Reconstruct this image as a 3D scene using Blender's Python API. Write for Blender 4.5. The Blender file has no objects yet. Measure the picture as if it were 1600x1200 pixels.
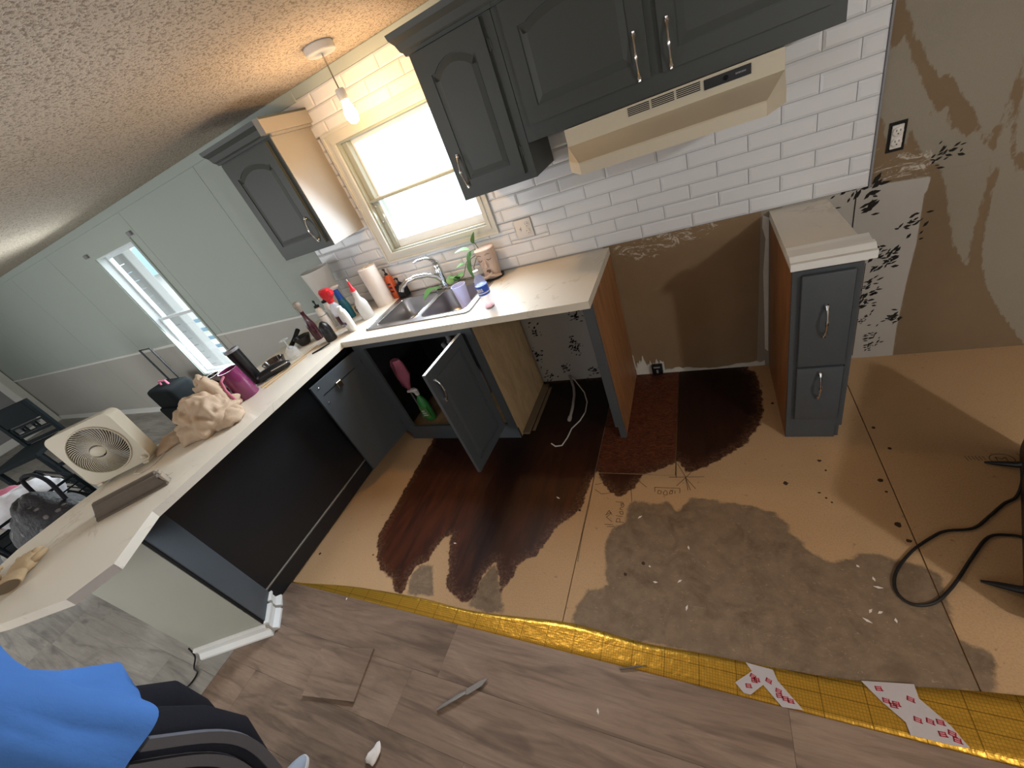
import bpy, bmesh, math, random
import numpy as np
from mathutils import Vector, Matrix, noise
S = bpy.context.scene
COL = S.collection
rnd = random.Random(7)
PI = math.pi
# ---------------------------------------------------------------- camera
cam = bpy.data.cameras.new('camera'); camo = bpy.data.objects.new('camera', cam); COL.objects.link(camo)
right = Vector((0.8851807, 0.3193771, -0.3383095)); down = Vector((-0.0681085, -0.6303718, -0.7732998)); fwd = Vector((-0.460235, 0.7075519, -0.5362407))
mw = Matrix((right, -down, -fwd)).transposed().to_4x4(); mw.translation = Vector((-0.26764, -2.24982, 1.70474))
camo.matrix_world = mw
cam.sensor_width = 36; cam.sensor_fit = 'HORIZONTAL'; cam.lens = 623.742 / 1600 * 36; cam.clip_start = 0.02; cam.clip_end = 200
S.camera = camo
S.view_settings.view_transform = 'Standard'; S.view_settings.look = 'None'
S.view_settings.exposure = 0.0; S.view_settings.gamma = 1.0; S.view_settings.use_curve_mapping = False
# ---------------------------------------------------------------- world
w = bpy.data.worlds.new('sky'); S.world = w; w.use_nodes = True
bg = w.node_tree.nodes['Background']; bg.inputs[0].default_value = (0.80, 0.92, 1.0, 1); bg.inputs[1].default_value = 5.0
def area(name, loc, target, sx, sy, power, color, spread=180):
    l = bpy.data.lights.new(name, 'AREA'); l.shape = 'RECTANGLE'; l.size = sx; l.size_y = sy; l.energy = power; l.color = color; l.spread = math.radians(spread)
    o = bpy.data.objects.new(name, l); COL.objects.link(o); o.location = loc
    d = Vector(target) - Vector(loc); o.rotation_euler = d.to_track_quat('-Z', 'Y').to_euler(); return o
H = 2.205        # ceiling height
XL, XR, YF = -11.45, 2.9, -4.3
# sink and narrow window daylight; the rest are fill lamps added on unseen walls
area('daylight_sink_window', (-1.82, -0.03, 1.56), (-1.82, -1.2, .9), .70, .62, 26, (.72, .85, 1), 125)
area('daylight_narrow_window', (-5.22, -0.03, 1.22), (-5.22, -3, .6), .74, 1.4, 38, (.88, .96, 1))
area('fill_front_right', (0.5, YF + .03, 1.45), (0.4, 0, 0.9), 1.5, 1.1, 9, (.92, .96, 1))
area('fill_right_wall', (XR - .03, -1.6, 1.45), (-2, -1.6, .7), 1.3, 1.1, 6, (.92, .96, 1))
area('fill_front_left', (-6.5, YF + .03, 1.3), (-6.0, 0, 1.1), 3.0, 1.5, 95, (.93, .97, 1))
area('fill_front_mid', (-3.2, YF + .03, 1.1), (-3.4, 0, .9), 1.6, 1.8, 42, (.96, .97, 1))
# ---------------------------------------------------------------- materials
def nt(name):
    m = bpy.data.materials.new(name); m.use_nodes = True; t = m.node_tree; b = t.nodes['Principled BSDF']; return m, t, b
def N(t, kind, **kw):
    n = t.nodes.new(kind)
    for k, v in kw.items():
        if k.startswith('i_'): n.inputs[k[2:].replace('_', ' ')].default_value = v
        else: setattr(n, k, v)
    return n
def L(t, a, b): t.links.new(a, b)
def rgba(c): return (c[0], c[1], c[2], 1)
def ramp(t, fac, stops):
    r = N(t, 'ShaderNodeValToRGB'); e = r.color_ramp.elements
    while len(e) < len(stops): e.new(0.5)
    for k, (p, c) in enumerate(stops): e[k].position = p; e[k].color = rgba(c)
    L(t, fac, r.inputs[0]); return r.outputs[0]
def mixc(t, fac, a, b):
    m = N(t, 'ShaderNodeMix', data_type='RGBA')
    if hasattr(fac, 'is_linked'): L(t, fac, m.inputs[0])
    else: m.inputs[0].default_value = fac
    for i, v in ((6, a), (7, b)):
        if hasattr(v, 'is_linked'): L(t, v, m.inputs[i])
        else: m.inputs[i].default_value = rgba(v)
    return m.outputs[2]
def noisen(t, scale, detail=4, rough=.6, vec=None, dist=0):
    n = N(t, 'ShaderNodeTexNoise'); n.inputs['Scale'].default_value = scale; n.inputs['Detail'].default_value = detail; n.inputs['Roughness'].default_value = rough; n.inputs['Distortion'].default_value = dist
    if vec is not None: L(t, vec, n.inputs['Vector'])
    return n.outputs['Fac']
def mathn(t, op, a, b=None, clamp=False):
    m = N(t, 'ShaderNodeMath', operation=op, use_clamp=clamp)
    for i, v in ((0, a), (1, b)):
        if v is None: continue
        if hasattr(v, 'is_linked'): L(t, v, m.inputs[i])
        else: m.inputs[i].default_value = v
    return m.outputs[0]
def coords(t, scale=(1, 1, 1), rnd_offset=False, rot=(0, 0, 0)):
    tc = N(t, 'ShaderNodeTexCoord'); mp = N(t, 'ShaderNodeMapping'); mp.inputs['Scale'].default_value = scale; mp.inputs['Rotation'].default_value = rot
    L(t, tc.outputs['Object'], mp.inputs['Vector'])
    if rnd_offset:
        oi = N(t, 'ShaderNodeObjectInfo'); c = N(t, 'ShaderNodeCombineXYZ'); k = mathn(t, 'MULTIPLY', oi.outputs['Random'], 37.0)
        for i in range(3): L(t, k, c.inputs[i])
        L(t, c.outputs[0], mp.inputs['Location'])
    return mp.outputs[0]
def bump(t, b, h, strength=.3, dist=.01):
    bn = N(t, 'ShaderNodeBump'); bn.inputs['Strength'].default_value = strength; bn.inputs['Distance'].default_value = dist
    L(t, h, bn.inputs['Height']); L(t, bn.outputs[0], b.inputs['Normal'])
MATS = {}
def simple(name, col, rough=.5, metal=0, var=0, vscale=8, bmp=0, bscale=60, coat=0, alpha=1, trans=0, emis=None, es=0, ior=1.45):
    m, t, b = nt(name); b.inputs['Base Color'].default_value = rgba(col); b.inputs['Roughness'].default_value = rough; b.inputs['Metallic'].default_value = metal
    b.inputs['Coat Weight'].default_value = coat; b.inputs['Transmission Weight'].default_value = trans; b.inputs['IOR'].default_value = ior; b.inputs['Alpha'].default_value = alpha
    if rough >= .7: b.inputs['Specular IOR Level'].default_value = .2
    v = coords(t)
    if var: L(t, mixc(t, noisen(t, vscale, 4, .6, v), tuple(c * (1 - var) for c in col), tuple(min(1, c * (1 + var)) for c in col)), b.inputs['Base Color'])
    if bmp: bump(t, b, noisen(t, bscale, 3, .6, v), bmp, .004)
    if emis: b.inputs['Emission Color'].default_value = rgba(emis); b.inputs['Emission Strength'].default_value = es
    MATS[name] = m; return m
def M(n): return MATS[n]
simple('cabinet_paint', (.066, .075, .082), .42, var=.08, vscale=3, bmp=.05, bscale=90)
simple('cabinet_paint_upper', (.050, .056, .050), .42, var=.08, vscale=3, bmp=.05, bscale=90)
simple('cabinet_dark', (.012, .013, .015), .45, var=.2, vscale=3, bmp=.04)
simple('light_laminate', (.30, .27, .23), .4, var=.08, vscale=5)
simple('chrome', (.75, .76, .78), .12, 1)
simple('nickel', (.62, .6, .56), .22, 1)
simple('steel', (.42, .40, .39), .33, 1, var=.12, vscale=14)
simple('white_paint', (.74, .74, .70), .45)
simple('wall_paint', (.40, .45, .41), .6, var=.03, vscale=1.5)
simple('wall_paint_lower', (.46, .45, .41), .38, var=.05, vscale=1.5)
simple('end_wall_paint', (.36, .36, .30), .55, var=.04, vscale=2)
simple('front_wall_paint', (.45, .42, .36), .8)
simple('tile_white', (.74, .75, .76), .16, var=.03, vscale=4)
simple('grout', (.50, .50, .49), .9)
simple('window_white', (.58, .58, .52), .35)
simple('window_track', (.36, .38, .32), .4)
simple('vinyl_white', (.80, .84, .86), .3)
simple('hood_cream', (.60, .54, .41), .38, var=.03)
simple('black_plastic', (.008, .008, .009), .35)
simple('black_matte', (.010, .010, .011), .7)
simple('grey_plastic', (.25, .25, .26), .4)
simple('white_plastic', (.75, .73, .68), .35)
simple('cream_plastic', (.50, .45, .34), .4, var=.05)
simple('outlet_white', (.70, .66, .60), .35)
simple('red_plastic', (.62, .02, .03), .3)
simple('orange_plastic', (.55, .09, .02), .3)
simple('blue_plastic', (.01, .08, .38), .35)
simple('teal_plastic', (.01, .12, .17), .2)
simple('green_plastic', (.05, .30, .07), .3)
simple('maroon_glass', (.05, .004, .012), .08, coat=.6)
simple('purple_plastic', (.17, .022, .085), .2, coat=.5)
simple('brown_glass', (.05, .03, .018), .1, coat=.7)
simple('pink_cloth', (.45, .14, .20), .9, var=.15, vscale=20, bmp=.4, bscale=40)
simple('white_cloth', (.62, .62, .66), .95, var=.1, vscale=12, bmp=.4, bscale=40)
simple('cloth_cream', (.48, .36, .25), .95, var=.12, vscale=14, bmp=.5, bscale=220)
simple('glove_leather', (.42, .30, .17), .85, var=.25, vscale=18, bmp=.5, bscale=90)
simple('glove_cuff', (.14, .10, .06), .9)
simple('blue_shirt', (.07, .19, .50), .9, var=.12, vscale=6, bmp=.3, bscale=60)
simple('black_fabric', (.012, .012, .016), .9, bmp=.3, bscale=80)
simple('grey_stripe', (.13, .13, .145), .9, bmp=.3, bscale=80)
simple('clear_label', (.8, .8, .8), .5)
simple('shoe_grey', (.34, .38, .44), .8, bmp=.4, bscale=150)
simple('skin', (.50, .30, .22), .55)
simple('hair', (.05, .03, .02), .6, bmp=.5, bscale=60)
simple('wood_raw', (.45, .30, .15), .6, var=.1)
simple('bamboo', (.50, .32, .14), .5)
simple('paper_towel', (.78, .72, .66), .95, bmp=.3, bscale=120)
simple('plaster_white', (.62, .60, .54), .9, var=.15, vscale=20)
simple('ink_black', (.02, .018, .015), .9)
simple('ink_red', (.50, .03, .05), .6)
simple('pencil', (.055, .032, .018), .9)
simple('label_white', (.75, .73, .74), .5)
simple('label_blue', (.03, .10, .55), .4)
simple('label_purple', (.06, .04, .16), .4)
simple('pot_ceramic', (.56, .42, .33), .5, var=.05)
simple('pot_crease', (.16, .09, .07), .7)
simple('soil', (.03, .02, .015), .95)
simple('leaf_green', (.10, .24, .06), .45, var=.35, vscale=30)
simple('stem_brown', (.10, .08, .03), .6)
simple('tape_white', (.50, .45, .44), .35, var=.06, vscale=20)
simple('scrap_brown', (.11, .085, .062), .55, var=.2, vscale=30)
simple('scrap_end', (.30, .25, .19), .8)
simple('knife_grey', (.38, .36, .34), .35, .6)
simple('cable_black', (.012, .010, .009), .5)
simple('cable_white', (.55, .50, .45), .5)
simple('hose_grey', (.32, .28, .25), .5, bmp=.6, bscale=200)
simple('suitcase_black', (.006, .008, .009), .85, bmp=.4, bscale=120)
simple('chair_black', (.006, .010, .012), .8)
simple('bag_print', (.02, .018, .022), .8)
simple('bulb_glow', (1, .85, .6), .5, emis=(1, .62, .25), es=60)
simple('exterior_siding', (.30, .25, .22), .8)
simple('exterior_white', (.40, .39, .38), .8)
simple('exterior_blue', (.10, .17, .22), .6)
simple('exterior_ground', (.40, .42, .34), .95, var=.3, vscale=1)
simple('exterior_leaf', (.09, .15, .08), .7, var=.4, vscale=3)
simple('clear_plastic', (.80, .84, .95), .12, alpha=.38)
simple('frosted_plastic', (.72, .70, .66), .35, trans=.35, ior=1.2)
simple('cup_plastic', (.76, .76, .95), .3, alpha=.50)
simple('clear_glass', (.80, .82, .80), .03, alpha=.20)
simple('red_residue', (.60, .05, .05), .4)
simple('orange_water', (.55, .25, .12), .1, trans=.3)
# thin window glass
def glass_mat():
    m, t, b = nt('window_glass'); out = t.nodes['Material Output']; tr = N(t, 'ShaderNodeBsdfTransparent'); gl = N(t, 'ShaderNodeBsdfGlossy'); gl.inputs['Roughness'].default_value = .03
    fr = N(t, 'ShaderNodeLayerWeight'); mx = N(t, 'ShaderNodeMixShader'); L(t, mathn(t, 'ADD', mathn(t, 'MULTIPLY', mathn(t, 'POWER', fr.outputs['Facing'], 5.0), .6), .03), mx.inputs[0]); L(t, tr.outputs[0], mx.inputs[1]); L(t, gl.outputs[0], mx.inputs[2]); L(t, mx.outputs[0], out.inputs[0]); MATS['window_glass'] = m
glass_mat()
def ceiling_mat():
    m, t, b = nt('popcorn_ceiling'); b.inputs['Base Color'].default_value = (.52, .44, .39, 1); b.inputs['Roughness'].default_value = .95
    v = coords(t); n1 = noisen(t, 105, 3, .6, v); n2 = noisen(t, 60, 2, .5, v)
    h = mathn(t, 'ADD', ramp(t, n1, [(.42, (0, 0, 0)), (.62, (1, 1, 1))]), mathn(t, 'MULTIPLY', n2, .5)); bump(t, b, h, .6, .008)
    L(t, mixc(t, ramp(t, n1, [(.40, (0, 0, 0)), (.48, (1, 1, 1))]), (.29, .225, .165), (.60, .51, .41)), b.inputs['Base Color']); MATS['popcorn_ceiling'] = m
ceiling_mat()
def counter_mat():
    m, t, b = nt('counter_marble'); b.inputs['Roughness'].default_value = .28
    v = coords(t); n = noisen(t, 2.3, 5, .62, v, 1.2)
    a = mathn(t, 'ABSOLUTE', mathn(t, 'SUBTRACT', n, .5)); vein = ramp(t, a, [(0, (1, 1, 1)), (.012, (0, 0, 0))])
    brk = ramp(t, noisen(t, 3.1, 2, .5, v), [(.48, (0, 0, 0)), (.62, (1, 1, 1))])
    f = mathn(t, 'MULTIPLY', vein, brk)
    L(t, mixc(t, mathn(t, 'MULTIPLY', f, .55), mixc(t, noisen(t, 1.4, 3, .5, v), (.75, .69, .58), (.69, .62, .50)), (.36, .28, .2)), b.inputs['Base Color']); MATS['counter_marble'] = m
counter_mat()
def plank_mat(name, c1, c2, c3):
    m, t, b = nt(name); b.inputs['Roughness'].default_value = .42
    v = coords(t, (1.0, 4.5, 1), True); v2 = coords(t, (3.5, 46, 1), True)
    n = noisen(t, 1.6, 6, .62, v, 1.8); g = noisen(t, 2.2, 6, .65, v2, .4)
    oi = N(t, 'ShaderNodeObjectInfo')
    col = mixc(t, ramp(t, n, [(.36, (0, 0, 0)), (.66, (1, 1, 1))]), c2, c1)
    knots = ramp(t, noisen(t, 1.1, 3, .5, v, 2.5), [(.60, (0, 0, 0)), (.72, (1, 1, 1))])
    col = mixc(t, mathn(t, 'MULTIPLY', knots, .8), col, c3)
    st_ = noisen(t, 1.3, 4, .6, coords(t, (1.1, 15.0, 1), True), 1.2)
    col = mixc(t, mathn(t, 'MULTIPLY', ramp(t, st_, [(.50, (0, 0, 0)), (.66, (1, 1, 1))]), .6), col, c3)
    col = mixc(t, mathn(t, 'MULTIPLY', ramp(t, g, [(.46, (0, 0, 0)), (.64, (1, 1, 1))]), .22), col, c3)
    hsv = N(t, 'ShaderNodeHueSaturation'); L(t, col, hsv.inputs['Color']); L(t, mathn(t, 'ADD', mathn(t, 'MULTIPLY', oi.outputs['Random'], .28), .84), hsv.inputs['Value'])
    L(t, hsv.outputs[0], b.inputs['Base Color']); bump(t, b, g, .12, .002); MATS[name] = m
plank_mat('laminate', (.31, .215, .150), (.215, .145, .10), (.095, .060, .042))
plank_mat('laminate_daylit', (.42, .40, .36), (.33, .31, .28), (.17, .16, .15))  # same laminate, with the living room's daylight put into paler, cooler tones
def wood_mat(name, c1, c2, sc=(9, 9, 1.2), rough=.5):
    m, t, b = nt(name); b.inputs['Roughness'].default_value = rough; v = coords(t, sc)
    L(t, mixc(t, ramp(t, noisen(t, 3.2, 6, .65, v, .8), [(.35, (0, 0, 0)), (.68, (1, 1, 1))]), c1, c2), b.inputs['Base Color']); MATS[name] = m
wood_mat('oak_side', (.36, .17, .065), (.20, .085, .03))
wood_mat('ply_side', (.42, .30, .16), (.30, .20, .10), (5, 5, 1.5))
wood_mat('oak_dark', (.30, .13, .045), (.17, .065, .02))
def print_mat():
    m, t, b = nt('bag_pattern'); b.inputs['Roughness'].default_value = .7; v = coords(t)
    n = N(t, 'ShaderNodeTexVoronoi'); n.inputs['Scale'].default_value = 16; L(t, v, n.inputs['Vector'])
    L(t, ramp(t, n.outputs['Distance'], [(.16, (.12, .11, .11)), (.26, (.010, .009, .012))]), b.inputs['Base Color']); bump(t, b, noisen(t, 14, 4, .6, v), .8, .03); MATS['bag_pattern'] = m
    m, t, b = nt('striped_cup'); b.inputs['Roughness'].default_value = .2; v = coords(t, (1, 1, 1), False, (.6, .5, 0))
    wv = N(t, 'ShaderNodeTexWave'); wv.inputs['Scale'].default_value = 11; wv.inputs['Distortion'].default_value = 2; L(t, v, wv.inputs['Vector'])
    L(t, ramp(t, wv.outputs['Fac'], [(.45, (.02, .018, .018)), (.6, (.30, .26, .24))]), b.inputs['Base Color']); MATS['striped_cup'] = m
    # gold foil underlayment with printed grid
    m, t, b = nt('gold_foil'); b.inputs['Roughness'].default_value = .34; b.inputs['Metallic'].default_value = .8; v = coords(t)
    sx = N(t, 'ShaderNodeSeparateXYZ'); L(t, v, sx.inputs[0])
    def lines(o, period, width):
        f = mathn(t, 'FRACT', mathn(t, 'DIVIDE', mathn(t, 'ADD', o, 50.013), period)); return mathn(t, 'LESS_THAN', f, width / period)
    g1 = mathn(t, 'MAXIMUM', lines(sx.outputs[0], .112, .0022), lines(sx.outputs[1], .045, .0018)); g2 = mathn(t, 'MAXIMUM', lines(sx.outputs[0], .0085, .0020), lines(sx.outputs[1], .0085, .0020))
    c = mixc(t, mathn(t, 'MULTIPLY', g2, .5), (.86, .50, .07), (.45, .22, .02)); c = mixc(t, mathn(t, 'MULTIPLY', g1, .8), c, (.20, .10, .01))
    L(t, c, b.inputs['Base Color']); bump(t, b, mathn(t, 'ADD', noisen(t, 30, 3, .6, v), mathn(t, 'MULTIPLY', g2, .4)), .5, .006); MATS['gold_foil'] = m
print_mat()
# masked surfaces: attributes hold the signed distance to the edge of real stains / torn paper
def attr(t, n):
    a = N(t, 'ShaderNodeAttribute'); a.attribute_name = n; return a.outputs['Fac']
def edge(t, sd, ns, amp, soft):
    # sd>0 inside
    x = mathn(t, 'ADD', sd, mathn(t, 'MULTIPLY', mathn(t, 'SUBTRACT', ns, .5), amp)); return mathn(t, 'MULTIPLY', mathn(t, 'ADD', x, soft), .5 / soft, True)
def subfloor_mat():
    m, t, b = nt('particle_board'); v = coords(t)
    fine = noisen(t, 170, 3, .75, v); mid = noisen(t, 16, 5, .65, v); big = noisen(t, 2.6, 4, .6, v); jag = noisen(t, 26, 5, .7, v)
    base = mixc(t, big, (.54, .355, .19), (.48, .30, .150)); base = mixc(t, mathn(t, 'MULTIPLY', ramp(t, fine, [(.35, (1, 1, 1)), (.55, (0, 0, 0))]), .28), base, (.22, .13, .07))
    sp = ramp(t, noisen(t, 34, 3, .6, v), [(.66, (0, 0, 0)), (.73, (1, 1, 1))]); base = mixc(t, mathn(t, 'MULTIPLY', sp, .5), base, (.16, .09, .05))
    wet = edge(t, attr(t, 'wet'), jag, .055, .004); grey = edge(t, attr(t, 'grey'), jag, .045, .006); osb = attr(t, 'osb')
    streak = noisen(t, 5, 4, .6, coords(t, (3.5, .55, 1)), .6); dn = attr(t, 'near')
    gcol = mixc(t, ramp(t, mid, [(.3, (0, 0, 0)), (.7, (1, 1, 1))]), (.175, .118, .072), (.25, .175, .108))
    ch = ramp(t, noisen(t, 48, 4, .8, coords(t, (1, 2.2, 1)), 1.5), [(.60, (0, 0, 0)), (.68, (1, 1, 1))]); gcol = mixc(t, mathn(t, 'MULTIPLY', ch, .7), gcol, (.46, .35, .24)); dk = ramp(t, noisen(t, 7, 5, .7, v, .6), [(.5, (0, 0, 0)), (.68, (1, 1, 1))]); gcol = mixc(t, mathn(t, 'MULTIPLY', dk, .65), gcol, (.11, .07, .04))
    wcol = mixc(t, ramp(t, streak, [(.34, (0, 0, 0)), (.7, (1, 1, 1))]), (.030, .009, .004), (.085, .022, .008)); wcol = mixc(t, dn, wcol, (.010, .004, .0025))
    oc = mixc(t, ramp(t, noisen(t, 26, 5, .8, coords(t, (1, 2.5, 1)), 2), [(.42, (0, 0, 0)), (.62, (1, 1, 1))]), (.045, .012, .006), (.16, .048, .020)); wcol = mixc(t, osb, wcol, oc)
    # lighter half dried fringe of the wet stain
    fr = edge(t, mathn(t, 'SUBTRACT', attr(t, 'wet'), .028), jag, .12, .03); wcol = mixc(t, fr, mixc(t, ramp(t, noisen(t, 70, 4, .8, v), [(.45, (0, 0, 0)), (.6, (1, 1, 1))]), (.05, .018, .009), (.16, .08, .04)), wcol)
    c = mixc(t, grey, base, gcol); c = mixc(t, wet, c, wcol); L(t, c, b.inputs['Base Color'])
    L(t, mathn(t, 'SUBTRACT', .75, mathn(t, 'MULTIPLY', wet, .28)), b.inputs['Roughness']); b.inputs['Specular IOR Level'].default_value = .25
    bump(t, b, mathn(t, 'ADD', fine, mid), .25, .004); MATS['particle_board'] = m
subfloor_mat()
def wallskin_mat():
    m, t, b = nt('torn_drywall'); b.inputs['Roughness'].default_value = .9; v = coords(t); jag = noisen(t, 34, 4, .7, coords(t, (1.6, 1, .7)))
    big = noisen(t, 3, 4, .6, v); fine = noisen(t, 200, 2, .7, v)
    paper = mixc(t, fine, (.29, .255, .195), (.25, .22, .165)); brown = mixc(t, big, (.175, .115, .062), (.215, .150, .085)); white = mixc(t, big, (.46, .43, .39), (.41, .39, .35))
    tb = edge(t, attr(t, 'torn'), jag, .034, .003); fl = edge(t, attr(t, 'floral'), jag, .008, .002); bay = attr(t, 'bay')
    c = mixc(t, tb, paper, brown); c = mixc(t, fl, c, white); c = mixc(t, edge(t, bay, jag, .004, .002), c, mixc(t, big, (.26, .175, .095), (.20, .13, .068)))
    sm = mathn(t, 'MULTIPLY', ramp(t, noisen(t, 9, 5, .75, coords(t, (1.0, 1, 2.2)), 2.2), [(.52, (0, 0, 0)), (.58, (1, 1, 1))]), edge(t, attr(t, 'smear'), jag, .10, .01)); c = mixc(t, sm, c, (.50, .45, .37))
    L(t, c, b.inputs['Base Color']); bump(t, b, mathn(t, 'ADD', mathn(t, 'MULTIPLY', tb, -1.0), fine), .25, .004); MATS['torn_drywall'] = m
wallskin_mat()
# ---------------------------------------------------------------- mesh helpers
def basis(o, u, v, w):
    m = Matrix((Vector(u), Vector(v), Vector(w))).transposed().to_4x4(); m.translation = Vector(o); return m
def rotz(a, o=(0, 0, 0)): return Matrix.Translation(Vector(o)) @ Matrix.Rotation(a, 4, 'Z')
class G:
    def __init__(s, X=None): s.bm = bmesh.new(); s.X = X or Matrix.Identity(4)
    def _add(s, vs, fs):
        V = [s.bm.verts.new(s.X @ Vector(v)) for v in vs]; out = []
        for f in fs:
            try: out.append(s.bm.faces.new([V[i] for i in f]))
            except ValueError: pass
        return V, out
    def box(s, a, b, bev=0, seg=1):
        x0, y0, z0 = [min(p, q) for p, q in zip(a, b)]; x1, y1, z1 = [max(p, q) for p, q in zip(a, b)]
        V, F = s._add([(x0, y0, z0), (x1, y0, z0), (x1, y1, z0), (x0, y1, z0), (x0, y0, z1), (x1, y0, z1), (x1, y1, z1), (x0, y1, z1)],
                      [(0, 3, 2, 1), (4, 5, 6, 7), (0, 1, 5, 4), (1, 2, 6, 5), (2, 3, 7, 6), (3, 0, 4, 7)])
        if bev:
            E = list({e for f in F for e in f.edges}); bmesh.ops.bevel(s.bm, geom=E, offset=bev, segments=seg, affect='EDGES', profile=.5)
        return s
    def plate(s, outer, w0, w1, holes=(), bev=0):
        # polygon in (u,v) extruded w0..w1
        def loop(pts, w): return [s.bm.verts.new(s.X @ Vector((p[0], p[1], w))) for p in pts]
        rings = []
        es = []
        for pts in [outer] + list(holes):
            V = loop(pts, w1); rings.append((pts, V)); es += [s.bm.edges.new((V[i], V[(i + 1) % len(V)])) for i in range(len(V))]
        r = bmesh.ops.triangle_fill(s.bm, use_beauty=True, use_dissolve=False, edges=es)
        top = [f for f in r['geom'] if isinstance(f, bmesh.types.BMFace)]
        nrm = (s.X.to_3x3() @ Vector((0, 0, 1 if w1 > w0 else -1)))
        for f in top:
            f.normal_update()
            if f.normal.dot(nrm) < 0: f.normal_flip()
        low = {}
        for pts, V in rings:
            for p, v in zip(pts, V): low[v] = s.bm.verts.new(s.X @ Vector((p[0], p[1], w0)))
        for f in top: s.bm.faces.new([low[v] for v in reversed(f.verts)])
        for pts, V in rings:
            for i in range(len(V)):
                a, b = V[i], V[(i + 1) % len(V)]; s.bm.faces.new([a, b, low[b], low[a]])
        return s
    def frustum(s, pts, w0, pts2, w1):
        n = len(pts); vs = [(p[0], p[1], w0) for p in pts] + [(p[0], p[1], w1) for p in pts2]
        s._add(vs, [tuple(range(n)), tuple(range(2 * n - 1, n - 1, -1))] + [(i, (i + 1) % n, n + (i + 1) % n, n + i) for i in range(n)]); return s
    def tube(s, path, r, seg=8, sx=1.0):
        P = [Vector(p) for p in path]; n = len(P); R = r if isinstance(r, (list, tuple)) else [r] * n
        rings = []; up = None
        for i in range(n):
            d = (P[min(i + 1, n - 1)] - P[max(i - 1, 0)]).normalized()
            if up is None: up = d.orthogonal().normalized()
            up = (up - d * up.dot(d)); up = up.normalized() if up.length > 1e-6 else d.orthogonal().normalized()
            sd = d.cross(up); rings.append([s.bm.verts.new(s.X @ (P[i] + (up * math.cos(2 * PI * k / seg) * sx + sd * math.sin(2 * PI * k / seg)) * R[i])) for k in range(seg)])
        for a, b in zip(rings, rings[1:]):
            for k in range(seg): s.bm.faces.new([a[k], a[(k + 1) % seg], b[(k + 1) % seg], b[k]])
        s.bm.faces.new(rings[0][::-1]); s.bm.faces.new(rings[-1]); return s
    def lathe(s, prof, c=(0, 0, 0), seg=24, sx=1, sy=1, axis=None, closed=False):
        A = axis.to_track_quat('Z', 'Y').to_matrix() if axis is not None else Matrix.Identity(3); rings = []
        for r, z in prof:
            rings.append([s.bm.verts.new(s.X @ (Vector(c) + A @ Vector((r * sx * math.cos(2 * PI * k / seg), r * sy * math.sin(2 * PI * k / seg), z)))) for k in range(seg)])
        for a, b in zip(rings, rings[1:]):
            for k in range(seg): s.bm.faces.new([a[k], a[(k + 1) % seg], b[(k + 1) % seg], b[k]])
        if closed:
            a, b = rings[-1], rings[0]
            for k in range(seg): s.bm.faces.new([a[k], a[(k + 1) % seg], b[(k + 1) % seg], b[k]])
        else: s.bm.faces.new(rings[0][::-1]); s.bm.faces.new(rings[-1])
        return s
    def loft(s, secs, seg=24, wob=0, ws=8, power=2, fold=0):
        # secs: (cx,cy,cz,rx,ry[,rot])
        rings = []
        for q in secs:
            cx, cy, cz, rx, ry = q[:5]; a = q[5] if len(q) > 5 else 0; ring = []
            for k in range(seg):
                th = 2 * PI * k / seg; c, sn = math.cos(th), math.sin(th); c = math.copysign(abs(c) ** (2 / power), c); sn = math.copysign(abs(sn) ** (2 / power), sn)
                x, y = rx * c, ry * sn; p = Vector((cx + x * math.cos(a) - y * math.sin(a), cy + x * math.sin(a) + y * math.cos(a), cz))
                if fold: d = (p - Vector((cx, cy, cz))).normalized(); p += d * fold * (abs(noise.noise(Vector((p.x * 7 + p.z * 5, p.y * 7 - p.z * 9, p.z * 3)))) * 2 - .1)
                if wob: d = (p - Vector((cx, cy, cz))).normalized(); p += d * wob * noise.noise(p * ws)
                ring.append(s.bm.verts.new(s.X @ p))
            rings.append(ring)
        for a, b in zip(rings, rings[1:]):
            for k in range(seg): s.bm.faces.new([a[k], a[(k + 1) % seg], b[(k + 1) % seg], b[k]])
        s.bm.faces.new(rings[0][::-1]); s.bm.faces.new(rings[-1]); return s
    def blob(s, c, r, seg=24, rings=14, amp=0, ns=5, flat=None, ridge=0):
        V = []; c = Vector(c)
        for i in range(rings + 1):
            ph = PI * i / rings
            for k in range(seg):
                th = 2 * PI * k / seg; d = Vector((math.sin(ph) * math.cos(th), math.sin(ph) * math.sin(th), math.cos(ph)))
                p = Vector((d.x * r[0], d.y * r[1], d.z * r[2])); f = 1 + amp * noise.noise(p * ns + c) + ridge * abs(noise.noise(p * ns * 2.3 + c * 2)); p = p * f + c
                if flat is not None and p.z < flat: p.z = flat
                V.append(s.bm.verts.new(s.X @ p))
        for i in range(rings):
            for k in range(seg):
                q = [V[i * seg + k], V[(i + 1) * seg + k], V[(i + 1) * seg + (k + 1) % seg], V[i * seg + (k + 1) % seg]]
                try: s.bm.faces.new(q)
                except ValueError: pass
        return s
def finish(g, name, mat, parent=None, smooth=True, ang=35, local=False):
    bm = g.bm
    bmesh.ops.remove_doubles(bm, verts=bm.verts, dist=1e-6); bmesh.ops.recalc_face_normals(bm, faces=bm.faces)
    if parent is not None and not local:
        off = wpos(parent)
        for v in bm.verts: v.co -= off
    me = bpy.data.meshes.new(name); bm.to_mesh(me); bm.free(); me.materials.append(MATS[mat] if isinstance(mat, str) else mat)
    if smooth: me.shade_smooth(); me.set_sharp_from_angle(angle=math.radians(ang))
    o = bpy.data.objects.new(name, me); COL.objects.link(o)
    if parent is not None: o.parent = parent
    return o
def wpos(o):
    p = Vector((0, 0, 0))
    while o is not None: p += o.location; o = o.parent
    return p
def tag(o, label, cat, group=None):
    o['label'] = label; o['category'] = cat
    if group: o['group'] = group
    return o
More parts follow.
